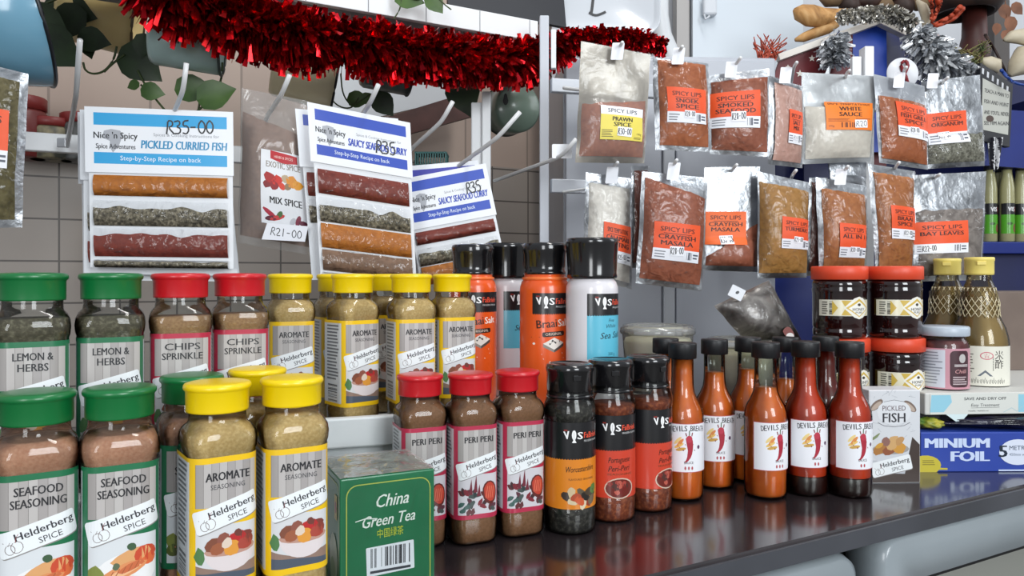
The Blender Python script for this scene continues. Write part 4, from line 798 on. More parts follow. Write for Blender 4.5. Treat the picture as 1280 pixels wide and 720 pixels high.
def vinegar(label):
    t = thing('vinegar_bottle', label, 'bottle', group='rice vinegar bottles with yellow caps')
    prof = [(.033, 0), (.0375, .001), (.0392, .005), (.0392, .062), (.0380, .072), (.0345, .086), (.0290, .098), (.0262, .106), (.0255, .112), (.0262, .125), (.0242, .138), (.0205, .148), (.0172, .156), (.0165, .16), (.0165, .17)]
    mb = MB(); mb.shell(prof, m_vin, 40); mb.build('body', t)
    mb = MB(); mb.lathe([(r-.002, z+(.003 if z == 0 else 0)) for r, z in prof if z < .147]+[(.018, .147), (0, .147)], mat('#a8987a', .25, 0, .3), 40); mb.build('vinegar', t)
    mb = MB()                                        # moulded diamond pattern round the neck
    for k in range(18):
        for sg in (1, -1):
            pts = []
            for j in range(9):
                z = .102+.044*j/8; r = .0262 if z < .125 else .0262-(z-.125)*.23; r = .0264 if z > .108 and z < .126 else (r if z >= .126 else .0280-(z-.102)*.27); an = 2*PI*k/18+sg*j*.14; pts.append((r*math.cos(an), r*math.sin(an), z))
            mb.tube(pts, .0007, mat('#c9bd9a', .15, 0, .5), 4)
    mb.build('neck_pattern', t)
    mb = MB(); mb.lathe([(.0165, .165), (.0192, .1655), (.0195, .168), (.0195, .186), (.0202, .187), (.0202, .1905), (.0192, .192), (0, .192)], m_vlid, 36); mb.box((0, -.0202, .183), (.012, .0022, .006), m_vlid, None, .0008); mb.build('flip_cap', t)
    a = Art(cylmap(.0395), 6e-5, .4, .15)
    a.rect(-.046, .0015, .050, .060, '#dfddd0', 0); a.ell(.004, .046, .0088, .0058, '#c4566a', 1, 0, 20); a.ell(.004, .046, .0075, .0046, '#dfddd0', 2, 0, 20); a.text('吉', .004, .0433, .0055, '#c4566a', 3)
    a.text('米', .0215, .0415, .0105, '#2a2626', 2); a.text('酢', .0215, .0285, .0105, '#2a2626', 2); a.text('純', .0125, .036, .0024, '#555', 2) if 0 else a.lines(.0118, .024, .0132, .044, 9, '#55524c', 2, .6, False)
    a.poly([(-.008, .016), (.002, .025), (.012, .016)], '#5e6670', 1); a.poly([(-.004, .016), (.002, .0215), (.008, .016)], '#dfddd0', 2); a.lines(-.030, .02, -.012, .05, 7, '#77746c', 2, .35)
    for k in range(16): x = -.03+.0038*k; a.stroke([(x, .005), (x+.0015, .010+.002*(k % 3)), (x+.003, .006), (x+.0035, .011)], .0006, '#33342f', 2)
    a.build('label', t); return t
ZT = .1064
vb = spot(vinegar('clear vinegar bottle with a white label in the front, yellow capped'), 1224, 1.125, ZT, -24)
more(vb, 1184, 1.205, ZT, -32, 'clear vinegar bottle behind the small lidded jar, yellow capped')
sj = thing('relish_jar', 'small jar with a white lid and pinkish label in front of a vinegar bottle', 'jar', (GX(1179, 1.085), 1.085, ZT), -.22)
mb = MB(); prof = [(.028, 0), (.032, .001), (.0335, .004), (.0335, .064), (.031, .071), (.029, .073), (.029, .08)]; mb.shell(prof, m_clear, 36); mb.build('body', sj)
mb = MB(); mb.lathe([(r-.0015, z+(.001 if z == 0 else 0)) for r, z in prof if z < .068]+[(.0295, .07), (0, .07)], nmat('relish', '#6e3238', '#8d5a58', 60, rough=.4), 36); mb.build('contents', sj)
mb = MB(); mb.lathe([(.030, .077), (.0335, .077), (.034, .078), (.034, .0885), (.0325, .0905), (0, .0905)], mat('#aeb9c4', .35), 40); mb.build('lid', sj)
a = Art(cylmap(.0337), 6e-5, .4, .15); a.rect(-.052, .002, .04, .060, '#c28b98', 0); a.rect(-.050, .004, -.008, .058, '#c9ccd6', 1); a.lines(-.048, .008, -.011, .056, 11, '#8a8d98', 2, .4)
a.rrect(.013, .031, .030, .052, .006, '#40202a', 1); a.ell(.016, .046, .0055, .0065, '#b9b6b4', 2); a.lines(.004, .034, .026, .038, 2, '#d8d0d0', 2, .5, False); a.text('Chilli', .014, .025, .0055, '#d9a0a0', 2, fit=.018, shear=.2); a.lines(.002, .008, .026, .021, 4, '#b9a9ac', 2, .5); a.build('label', sj)
# --- blue box of aluminium foil
m_foilblue = nmat('foil_box_blue', '#26409a', '#2f4aa6', 5, rough=.35, coat=.2)
fb = thing('foil_box', 'long blue box of aluminium foil lying on the counter', 'foil box', (GX(1151, 1.018), 1.018, 0), math.radians(1))
FW, FD, FH = .32, .044, .0545
mb = MB(); mb.box((FW/2, FD/2, FH/2), (FW, FD, FH), m_foilblue, None, .0012); mb.build('carton', fb)
a = Art(facemap((0, -.0004, 0), (0, -1, 0), (1, 0, 0)), 6e-5, .35, .2, None)
a.text('ALUMINIUM', .0945, .0335, .0135, '#c4d2ee', 2, 0, 'r', fit=.148, bold=.06) if 0 else a.text('MINIUM', .0945, .0335, .0135, '#c4d2ee', 2, 0, 'r', fit=.088, bold=.12)
a.text('FOIL', .0945, .0150, .0140, '#c4d2ee', 2, 0, 'r', fit=.052, bold=.12)
a.ell(.006, .0095, .022, .0135, '#c3b43a', 1, 0, 18); a.poly([(.02, .003), (.037, .003), (.037, .0055), (.022, .006)], '#c3b43a', 1); a.lines(.002, .009, .02, .017, 3, '#6d6424', 3, .35)
a.ell(.135, .027, .026, .0178, '#d5dcec', 1, 0, 24); a.text('5', .1145, .0205, .0165, '#1d2a3c', 3, fit=.0105, bold=.06); a.text('METRES', .123, .030, .0062, '#34435a', 3, 0, 'l', fit=.03); a.text('450mm wide', .123, .022, .004, '#6a7688', 3, 0, 'l', fit=.028)
a.lines(.108, .0005, .26, .0035, 1, '#c4d2ee', 1, .7, False); a.build('front_print', fb)
# crumpled bags pushed between the foil box and the tray
def lump(name, label, cat, c, size, m, seed, rz=0):
    mb = MB(); n1, n2 = 20, 12
    def g(u, v):
        th = 2*PI*u; ph = PI*v; p = Vector((math.sin(ph)*math.cos(th), math.sin(ph)*math.sin(th), math.cos(ph)))
        k = 1+.28*noise.noise(p*2.2+Vector((seed, 0, 0)))+.12*noise.noise(p*6+Vector((0, seed, 0))); p = p*k
        return Vector((p.x*size[0]/2, p.y*size[1]/2, max(p.z, -.85)*size[2]/2))
    mb.grid(g, n1*2, n2*2, m); o = mb.build(name); o.location = c; o.rotation_euler = (0, 0, rz); return tag(o, label, cat)
lump('plastic_bag', 'crumpled black plastic bag lying on the blue foil box', 'plastic bag', (.735, 1.040, .0645), (.26, .032, .017), nmat('black_plastic', '#0b0a12', '#1c1830', 30, rough=.18, bump=.8, bscale=60), 3)
lump('green_packet', 'small green and yellow packet squeezed under the left end of the tray', 'packet', (.588, 1.040, .0630), (.035, .03, .015), nmat('green_packet', '#3c6a1e', '#a9a030', 50, rough=.4), 5)
# --- pickled fish spice box
pf_ = thing('spice_box', 'white box of pickled fish spice with a picture of a bowl', 'box', (GX(1086, .962), .962, 0), math.radians(3))
PW, PD, PH = .0690, .036, .1213
mb = MB(); mb.box((PW/2, PD/2, PH/2), (PW, PD, PH), mat('#d9dadd', .4, 0, .1), None, .001); mb.build('carton', pf_)
a = Art(facemap((0, -.0004, 0), (0, -1, 0), (1, 0, 0)), 6e-5, .38, .1, None)
a.rect(.001, .001, PW-.001, PH-.001, '#cfd2d6', 0)
for k in range(26): x, y = rnd.uniform(.004, .062), rnd.uniform(.06, .118); a.stroke([(x, y), (x+rnd.uniform(-.005, .005), y+rnd.uniform(-.004, .004)), (x+rnd.uniform(-.006, .006), y+rnd.uniform(-.006, .006))], .0004, '#a9adb3', 1)
for x, y, r in ((.010, .102, .7), (.055, .100, -.7)): a.ell(x, y, .0105, .0048, '#77665c', 2, r); a.ell(x, y-.001, .0085, .003, '#b3a294', 3, r)
a.ell(.0335, .0925, .023, .0165, '#d6d9dd', 3, 0, 24); a.text('PICKLED', .0335, .0945, .0068, '#50343a', 5, fit=.031); a.text('FISH', .0335, .0795, .0125, '#2c2c32', 5, fit=.030, bold=.03)
a.stroke([(.012, .079), (.02, .075), (.0335, .0735), (.047, .075), (.055, .079)], .0006, '#4a4a50', 4); a.stroke([(.02, .106), (.0335, .1085), (.047, .106)], .0005, '#4a4a50', 4)
a.poly([(.001, .001), (PW-.001, .001), (PW-.001, .05), (.058, .06), (.048, .012), (.001, .014)], '#40342f', 1); a.poly([(.001, .014), (.048, .012), (.05, .03), (.001, .03)], '#b9bcc2', 1)
a.poly([(.029+.025*math.cos(PI+PI*k/12), .044+.021*math.sin(PI+PI*k/12)) for k in range(13)], '#c9ccd2', 2); a.ell(.029, .0445, .025, .007, '#9c9894', 3)
for x, y, rx, ry, c in ((.016, .045, .011, .007, '#a8733a'), (.028, .043, .011, .006, '#8d5236'), (.041, .046, .0085, .0075, '#c8913c'), (.032, .053, .011, .0075, '#c9a06a'), (.022, .054, .006, .006, '#8a6258'), (.041, .055, .007, .005, '#b98d5a'), (.014, .049, .006, .003, '#c9973f'), (.008, .06, .008, .0018, '#7d8a62')): a.ell(x, y, rx, ry, c, 4, rnd.random(), 10, .15)
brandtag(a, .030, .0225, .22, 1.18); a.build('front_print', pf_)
# --- clear tubs and the silver pouch
m_tub = clear('tub_plastic', '#f2f4ee', .08, 1.5, .15, 30, 1.1, .22)
m_tubc = nmat('pale_biscuits', '#cfc8a8', '#e0dac0', 14, rough=.7, bump=.3, bscale=30, dist=1)
def tub(label, px, d, z, R, H):
    t = thing('plastic_tub', label, 'plastic tub', (GX(px, d), d, z), 0, 'stacked clear plastic tubs')
    mb = MB(); mb.shell([(0, .001), (R*.80, .001), (R*.84, .004), (R*.95, H*.86), (R*.96, H*.88)], m_tub, 40); mb.build('tub_body', t)
    mb = MB(); mb.shell([(R*.95, H*.86), (R*1.0, H*.87), (R*1.01, H*.9), (R*1.0, H*.955), (R*.95, H*.97), (R*.93, H), (R*.86, H), (R*.84, H*.97), (0, H*.965)], m_tub, 40); mb.build('lid', t)
    mb = MB(); mb.lathe([(0, .003), (R*.80, .003), (R*.90, H*.74), (R*.86, H*.8), (0, H*.82)], m_tubc, 30); mb.build('contents', t); return t
tub('lower clear tub of the left stack behind the black-capped jars', 822, 1.115, 0, .056, .098)
tub('upper clear tub of the left stack, its rim showing beside the salt grinder', 822, 1.115, .0982, .056, .098)
tub('lower clear tub of the right stack behind the hot sauce bottles', 930, 1.115, 0, .057, .088)
tub('upper clear tub of the right stack with the silver pouch resting on it', 930, 1.115, .0882, .057, .088)
m_greyfoil = nmat('dull_foil', '#5f5a57', '#908b86', 20, rough=.4, metal=.35, bump=.7, bscale=45, dist=2)
pch = packet('foil_pouch', 'dull silver pouch with a small white tag resting on the clear tub', None, ((893, 382), (962, 350), (1004, 428), (930, 424)), 1.115, 1.135, .022, m_greyfoil, .97, 31, m_film, None, m_greyfoil, .02)
o = pch.location; a = Art(lambda u, v, of=0: P(921, 366, 1.10)-o+Vector((u*.9-v*.42, -of, v*.9+u*.42)), step=None)
a.rrect(0, 0, .022, .018, .001, '#dfe2e8', 0, -.9); a.ell(.001, 0, .003, .0022, '#45474d', 2); a.build('price_tag', pch)
a = Art(lambda u, v, of=0: P(986, 416, 1.108)-o+Vector((u, -of, v)), step=None); a.ell(0, 0, .008, .011, '#7a3a34', 0, .5, 10, .2); a.ell(.002, -.005, .006, .005, '#e0dcd8', 1); a.build('print', pch)
# brown carton behind the vinegar
bc = boxthing('carton', 'grey brown cardboard carton behind the vinegar bottles', 'carton', (GX(1262, 1.32), 1.335), 6, (.22, .10, .136), ZT+.0002, nmat('cardboard', '#6d5f57', '#7a6b62', 12, rough=.8), .001)
mb = MB(); mb.grid(lambda u, v: Vector((.065+.045*u, -.0515-.03*v, .136-.07*v)), 2, 2, nmat('cardboard_flap', '#8a7a6e', '#978678', 12, rough=.8)); mb.build('flap', bc)
# ------------------------------------------------------------------ refrigerators under the counter
m_fr = nmat('fridge_grey', '#8f989d', '#9da6ab', 4, rough=.3, coat=.3); m_gasket = mat('#17181a', .5); m_gl = mat('#8a8b84', .12, 0, .6)
def fridge(label, t0, t1, zt, q0):
    t = thing('under_counter_fridge', label, 'fridge', ctr((t0+t1)/2, q0, -.88), B, 'fridges under the counter'); w_ = t1-t0; h_ = zt+.88
    mb = MB(); mb.box((0, .34, h_/2), (w_-.004, .56, h_-.006), m_gasket, None, .004); mb.build('cabinet', t)
    mb = MB()
    def ring(wd, hg, r, y): return [Vector((x, y, z+h_/2)) for x, z in rr(wd, hg, r, 6)]
    mb.loft([ring(w_, h_, .028, .05), ring(w_, h_, .028, .012), ring(w_-.006, h_-.006, .026, .002), ring(w_-.016, h_-.016, .022, 0), ring(w_-.11, h_-.11, .012, 0), ring(w_-.116, h_-.116, .01, .008)], m_fr, c0=True, c1=False); d = mb.build('door', t)
    mb = MB(); mb.loft([ring(w_-.116, h_-.116, .01, .0082), ring(w_-.13, h_-.13, .01, .010)], m_gasket, c0=False, c1=False); mb.add(ring(w_-.13, h_-.13, .01, .010), [tuple(range(28))], m_gl, False); mb.build('glass_pane', d); return t
fridge('grey glass-door fridge under the right end of the counter', .196, .95, -.030, .012)
fridge('grey fridge top under the middle of the counter, left of the other fridge', -.62, .178, -.045, .03)
# ------------------------------------------------------------------ background: cabinet, door, shelf
m_cab = nmat('cabinet_grey', '#a6aab3', '#afb3bb', 5, rough=.35); m_pale = mat('#c9ced4', .4)
cb0 = P(704, 345, 1.50); CX = Vector((math.cos(math.radians(3)), math.sin(math.radians(3)), 0))
cab = thing('cabinet', 'tall grey metal cabinet behind the hanging spice packets', 'cabinet', (cb0.x, cb0.y, 0), math.radians(3))
mb = MB(); mb.box((.22, .15, .36), (.44, .30, .7196), m_cab, None, .004); mb.build('cabinet_body', cab)
mb = MB(); mb.box((.215, -.005, .36), (.024, .012, .70), mat('#b4b8be', .35), None, .003); mb.build('edge_strip', cab)
for x0, x1 in ((.004, .2), (.23, .436)): mb = MB(); mb.box(((x0+x1)/2, -.004, .36), (x1-x0, .010, .70), m_cab, None, .003); mb.build('door', cab)
def slabpx(name, x0, x1, y0, y1, d, th, m, kind='structure', yaw=0):
    mb = MB(); a_ = P(x0, y1, d); b_ = P(x1, y0, d); mb.box(((a_.x+b_.x)/2, d+th/2, (a_.z+b_.z)/2), (b_.x-a_.x, th, b_.z-a_.z), m); o = mb.build(name); tag(o, kind=kind); return o
slabpx('wall_right', 690, 1420, -200, 600, 2.02, .04, nmat('white_wall', '#b9bcc2', '#c4c7cc', 3, rough=.6))
dr = slabpx('door_1', 866, 1004, -180, 330, 1.93, .05, mat('#c9d2da', .3, 0, .2))
mb = MB(); mb.box(P(887, 8, 1.915), (.036, .02, .05), m_pale, None, .006); mb.tube([P(880, 18, 1.905), P(882, 24, 1.90), P(887, 20, 1.90)], .003, m_pale); mb.build('hinge', dr)
slabpx('trim_1', 846, 862, -180, 330, 1.95, .05, mat('#a9a6a4', .5))
mb = MB(); mb.tube([P(822, -60, 1.9), P(823, 20, 1.9), P(827, 45, 1.9), P(840, 75, 1.9), P(846, 130, 1.9), P(847, 300, 1.9)], .026, mat('#d2d5d8', .35, 0, .2), 14); o = mb.build('trim_2'); tag(o, kind='structure')
slabpx('trim_3', 1243, 1262, -200, 130, 1.98, .03, mat('#4f4a48', .6))
# white overhead shelf
s0 = P(500, 22, 1.25); sA_, sB_ = s0-E1*.62, s0+E1*.27
mb = MB(); mb.bar(sA_+E2*.006+UP*.019, sB_+E2*.006+UP*.019, .012, .038, m_white, bev=.001); mb.bar(sA_+E2*.085+UP*.012, sB_+E2*.085+UP*.012, .146, .02, mat('#8f9195', .6))
for k in range(9): q = sA_+(sB_-sA_)*(.06+.115*k); mb.bar(q+E2*-.0002+UP*.001, q+E2*-.0002+UP*.038, .0012, .0014, mat('#9b9da1', .6), (1, 0, 0))
o = mb.build('overhead_shelf'); tag(o, 'white overhead shelf with tiled front edge above the tinsel', 'shelf')
# shelf with red-lidded jars on the wall behind the left rack
ws = ctr(-1.75, WQ-.075, .508)
mb = MB(); mb.bar(ctr(-2.1, WQ-.075, .503), ctr(-1.12, WQ-.075, .503), .14, .016, nmat('dark_wood', '#2e211b', '#3d2c24', 9, rough=.6), bev=.001); tag(mb.build('wall_shelf'), 'dark wooden wall shelf behind the left rack carrying red-lidded jars', 'shelf')
mb = MB(); mb.tube([ctr(-1.445, WQ-.012, -.4), ctr(-1.445, WQ-.012, .494)], .010, mat('#b8aa9c', .5), 10); o = mb.build('trim_4'); tag(o, kind='structure')
def onwall(px, q):
    k = (px-640)/F; b_ = ED+E2*q; t_ = (k*b_.y-b_.x)/(E1.x-k*E1.y); return b_+E1*t_
def shelfjar(px, R, H, lab, body):
    c_ = onwall(px, WQ-.085); t = thing('storage_jar', lab, 'jar', (c_.x, c_.y, .5112), 0, 'red-lidded jars on the wall shelf')
    mb = MB(); mb.lathe([(R*.9, 0), (R, .003), (R, H*.72), (R*.88, H*.8)], body, 28); mb.build('body', t)
    mb = MB(); mb.lathe([(R*.9, H*.78), (R*.98, H*.79), (R*.98, H*.98), (R*.92, H), (0, H)], mat('#7d2a28', .4), 28); mb.build('lid', t)
shelfjar(28, .045, .125, 'dark red jar on the wall shelf, nearest the hanging herb packet', mat('#6e2c2a', .4))
shelfjar(64, .042, .085, 'low red-lidded jar in the middle of the wall shelf', nmat('jar_label', '#8d8468', '#3a3a34', 40, rough=.5))
shelfjar(104, .045, .10, 'jar at the right end of the wall shelf, half behind the recipe cards', nmat('jar_label_dark', '#3c3c3a', '#6d6f6e', 40, rough=.5))
# board, plank and basket seen between the cards
def slabquad(name, label, cat, px, ds, th, m):
    p = [P(x, y, d) for (x, y), d in zip(px, ds)]; n = (p[1]-p[0]).cross(p[3]-p[0]).normalized(); n = n if n.y > 0 else -n
    mb = MB(); mb.loft([p, [q+n*th for q in p]], m, False); o = mb.build(name); return tag(o, label, cat) if label else o
slabquad('white_board', 'white board leaning behind the mugs, above the brown plank', 'board', [(415, 160), (592, 118), (592, 60), (415, 70)], [1.78, 1.92, 1.92, 1.78], .01, mat('#c6c9cc', .5))
slabquad('wooden_plank', 'dark brown wooden plank slanting behind the seafood cards', 'plank', [(445, 186), (596, 144), (596, 112), (445, 158)], [1.74, 1.88, 1.88, 1.74], .03, nmat('brown_wood', '#3f211a', '#52302a', 14, rough=.55))
bk = thing('basket', 'small teal plastic basket behind the tilted seafood card', 'basket', tuple(P(540, 210, 1.44)))
m_teal = mat('#1d5e5c', .4); mb = MB()
for zz in (.002, .026): mb.box((0, 0, zz), (.062, .05, .004), m_teal, None, .001)
for k in range(13): mb.box((-.029+.0048*k, -.0235, .014), (.0022, .003, .024), m_teal); mb.box((-.029+.0048*k, .0235, .014), (.0022, .003, .024), m_teal)
for k in range(9): [mb.box((e*.029, -.02+.005*k, .014), (.003, .0022, .024), m_teal) for e in (-1, 1)]
mb.build('basket_body', bk)
zb_ = P(540, 210, 1.44).z; boxthing('carton', 'tall plain carton behind the seafood cards with the teal basket on top', 'carton', (GX(540, 1.44), 1.45), 10, (.07, .09, zb_-.0006), .0002, mat('#9d938a', .7))
# ------------------------------------------------------------------ blue cardboard display stand on the right
m_blue = nmat('display_blue', '#0a1f6b', '#10297c', 6, rough=.4); m_navy = nmat('display_navy', '#0c1547', '#111c58', 6, rough=.45); m_maroon = mat('#64141d', .5); m_cream = mat('#d9d4cc', .5)
st = thing('display_stand', 'blue cardboard display stand with shelves behind the spice packets on the right', 'display stand', (GX(1130, 1.70), 1.70, 0), math.radians(4))
SX = math.cos(math.radians(4)); so = st.location.copy()
def L(px, py, d):                                     # point in the stand's own axes
    return Matrix.Rotation(-math.radians(4), 3, 'Z') @ (P(px, py, d)-so)
def panel(name, px, d, th, m, parent=st):
    ds = d if isinstance(d, (list, tuple)) else [d]*len(px)
    p = [L(x, y, e) for (x, y), e in zip(px, ds)]; mb = MB(); mb.loft([p, [q+Vector((0, th, 0)) for q in p]], m, False); return mb.build(name, parent)
zbt = lambda d: HOR+CAMZ*F/d-1
panel('back_panel', [(955, zbt(1.78)), (1330, zbt(1.78)), (1330, 100), (955, 100)], 1.78, .006, m_navy)
panel('left_panel', [(950, zbt(1.7)), (1040, zbt(1.7)), (1034, 330), (950, 330)], 1.70, .006, m_blue)
for y0, y1 in ((302, 317),):
    mb = MB(); a_ = L(1180, y1, 1.60); b_ = L(1335, y0, 1.60); mb.box(((a_.x+b_.x)/2, a_.y+.085, (a_.z+b_.z)/2), (b_.x-a_.x, .17, b_.z-a_.z), m_blue, None, .002); mb.build('shelf', st)
panel('front_apron', [(1180, zbt(1.64)), (1335, zbt(1.64)), (1335, 318), (1180, 318)], 1.64, .006, m_navy)
panel('header_board', [(1222, 206), (1335, 214), (1335, 142), (1222, 135)], 1.62, .01, m_blue)
panel('side_panel', [(1300, zbt(1.63)), (1318, zbt(1.63)), (1318, 120), (1300, 120)], [1.63, 1.63, 1.63, 1.63], .15, m_navy)
# gabled top with white edges, maroon side with stars
panel('blue_gable', [(1062, 190), (1110, 190), (1108, 32), (1098, 29), (1066, 36)], 1.62, .01, nmat('display_bright_blue', '#0b3190', '#123ea4', 6, rough=.35))
panel('blue_return', [(1110, 190), (1150, 190), (1145, 52), (1098, 29), (1106, 60)], [1.62, 1.70, 1.70, 1.62, 1.62], .008, m_navy)  # side of the blue block, its shade put into the darker colour
g = panel('maroon_panel', [(962, 112), (1066, 112), (1066, 36), (976, 72)], 1.62, .008, m_maroon)
for x, y, r in ((1000, 63, 5.5), (1015, 73, 4.5), (1000, 92, 5), (985, 84, 3.5), (1046, 62, 3.5)):
    pts = []
    for k in range(10): rr_ = r if k % 2 == 0 else r*.42; pts.append(L(x+rr_*math.sin(PI*k/5), y-rr_*math.cos(PI*k/5), 1.6185))
    mb = MB(); mb.add(pts, [tuple(range(10))], m_cream, False); mb.build('star', g)
panel('maroon_apron', [(1080, 172), (1108, 172), (1108, 225), (1080, 225)], 1.66, .006, m_maroon)
def edge(p, q, d, w_): mb = MB(); mb.bar(L(*p, d), L(*q, d), .02, w_, m_cream, bev=.001); mb.build('white_edge', st)
edge((972, 73), (1098, 27), 1.614, .014); edge((1097, 27), (1150, 52), 1.612, .012)
panel('blue_back', [(1005, 235), (1100, 235), (1100, 160), (1005, 160)], 1.72, .006, m_navy)
# bottles with green labels on the stand
def green_bottle(label):
    t = thing('mayo_bottle', label, 'bottle', group='bottles with bright green labels on the blue shelf'); R = .0150
    mb = MB(); mb.lathe([(R*.9, 0), (R, .002), (R, .095), (R*.97, .12), (R*.8, .14), (R*.68, .15), (R*.66, .162)], mat('#9d9a70', .3, 0, .4), 24); mb.build('body', t)
    mb = MB(); mb.lathe([(R*.72, .16), (R*.78, .161), (R*.78, .178), (R*.7, .18), (0, .18)], mat('#24262a', .4), 20); mb.build('cap', t)
    a = Art(cylmap(R+.0002), 6e-5, .35, .2); a.rect(-.022, .018, .022, .060, '#4d9a22', 0); a.rect(-.022, .060, .022, .085, '#16181a', 0); a.text('VIS', -.001, .067, .010, '#e2e2e2', 2, fit=.014, bold=.05); a.ell(.011, .071, .004, .007, '#7a3a38', 2); a.ell(.008, .03, .005, .010, '#7a4438', 2); a.ell(-.004, .04, .006, .003, '#2d5a18', 2); a.build('label', t); return t
zs = P(1200, 302, 1.60).z+.0015
gb = green_bottle('green-labelled bottle at the left end of the blue shelf, beside the bay leaves'); gb.location = (GX(1237, 1.65), 1.65, zs); gb.rotation_euler = (0, 0, .1)
for px, d, lab in ((1250, 1.685, 'green-labelled bottle set a little back, second on the blue shelf'), (1258.5, 1.645, 'green-labelled bottle third from the left on the blue shelf'), (1276, 1.655, 'green-labelled bottle at the right edge of the photo on the blue shelf')): dup(gb, (GX(px, d), d, zs), .1, lab)
# badge, sign, striped cloth
bd = thing('ribbon_badge', 'round white badge with a dark red ribbon above the fish grill packet', 'badge', tuple(P(1128, 92, 1.50)))
mb = MB(); mb.lathe([(0, -.002), (.0315, -.002), (.0325, 0), (.0315, .002), (0, .002)], mat('#d3d5da', .4, 0, .2), 36, Matrix.Rotation(PI/2, 3, 'X')); mb.build('disc', bd)
mb = MB()
for s in (1, -1): mb.tube([Vector((x*s*.9+.001, -.006-.001*s, z)) for x, z in ((-.008, -.022), (-.004, -.008), (.003, .004), (.007, .014), (.005, .021), (0, .024))], .0034, mat('#7d141e', .5), 6)
mb.build('ribbon', bd)
mb = MB(); mb.box((0, .012, -.03), (.012, .022, .03), mat('#d3d5da', .4)); mb.build('clip', bd)
sg = thing('chalk_sign', 'small dark framed sign with a handwritten fishing joke', 'sign', tuple(P(1246, 138, 1.56)), math.radians(14))
def sq(px, py): p = P(px, py, 1.56)-sg.location; return (p.x, p.z)
mb = MB(); mb.loft([[Vector((x, y, z)) for x, z in (sq(1219, 176), sq(1266, 183), sq(1271, 104), sq(1221, 80))] for y in (0, .012)], mat('#17181f', .5), False); mb.build('frame', sg)
a = Art(lambda u, v, o=0: Vector((u, -.0006-o, v)), 8e-5, .6, 0, None); a.poly([sq(1222, 163), sq(1263, 168), sq(1266, 114), sq(1224, 99)], '#b3b4ac', 0)
for i, s_ in enumerate(('TEACH A MAN TO', 'FISH AND HUNT', "AND YOU'LL NEVER", 'SEE HIM AGAIN')): u, v = sq(1245, 119+i*12.5+ (0)); a.text(s_, u, v, .0085, '#26272b', 2, -.15+.06*i, fit=.064, bold=.02)
u, v = sq(1235, 149); a.ell(u, v, .010, .007, '#4a3a34', 3); a.build('panel', sg)
a = Art(lambda u, v, o=0: Vector((u, -.0004-o, v)), 8e-5, .6, 0, None)
for k in range(6): u, v = sq(1224+k*7.5, 91+k*4); a.poly([(u-.002, v-.004), (u+.003, v-.006), (u+.004, v+.006), (u-.001, v+.008)], '#c9cbd0', 1)
a.build('chalk_marks', sg)
mb = MB()
def cl(u, v): p = P(1234+22*u*(1-.55*v)+4*v, 172+44*v*(1-.4*abs(u-.5)), 1.555); return p+Vector((0, .006*math.sin(u*14), 0))
m_z, ntz, bz_ = newmat('zebra_stripes'); t_ = ntz.nodes.new('ShaderNodeTexCoord'); w_ = ntz.nodes.new('ShaderNodeTexWave'); r_ = ntz.nodes.new('ShaderNodeValToRGB'); r_.color_ramp.interpolation = 'CONSTANT'
w_.inputs['Scale'].default_value = 38; w_.inputs['Distortion'].default_value = 2.5; w_.inputs['Detail Scale'].default_value = 6; r_.color_ramp.elements[0].color = (.008, .008, .015, 1); r_.color_ramp.elements[1].color = (.6, .61, .63, 1); r_.color_ramp.elements[1].position = .55
ntz.links.new(t_.outputs['Object'], w_.inputs[0]); ntz.links.new(w_.outputs[1], r_.inputs[0]); ntz.links.new(r_.outputs[0], bz_.inputs[0])
mb.grid(cl, 16, 10, m_z); tag(mb.build('striped_cloth'), 'black and white striped cloth hanging in a point below the fishing sign', 'cloth')
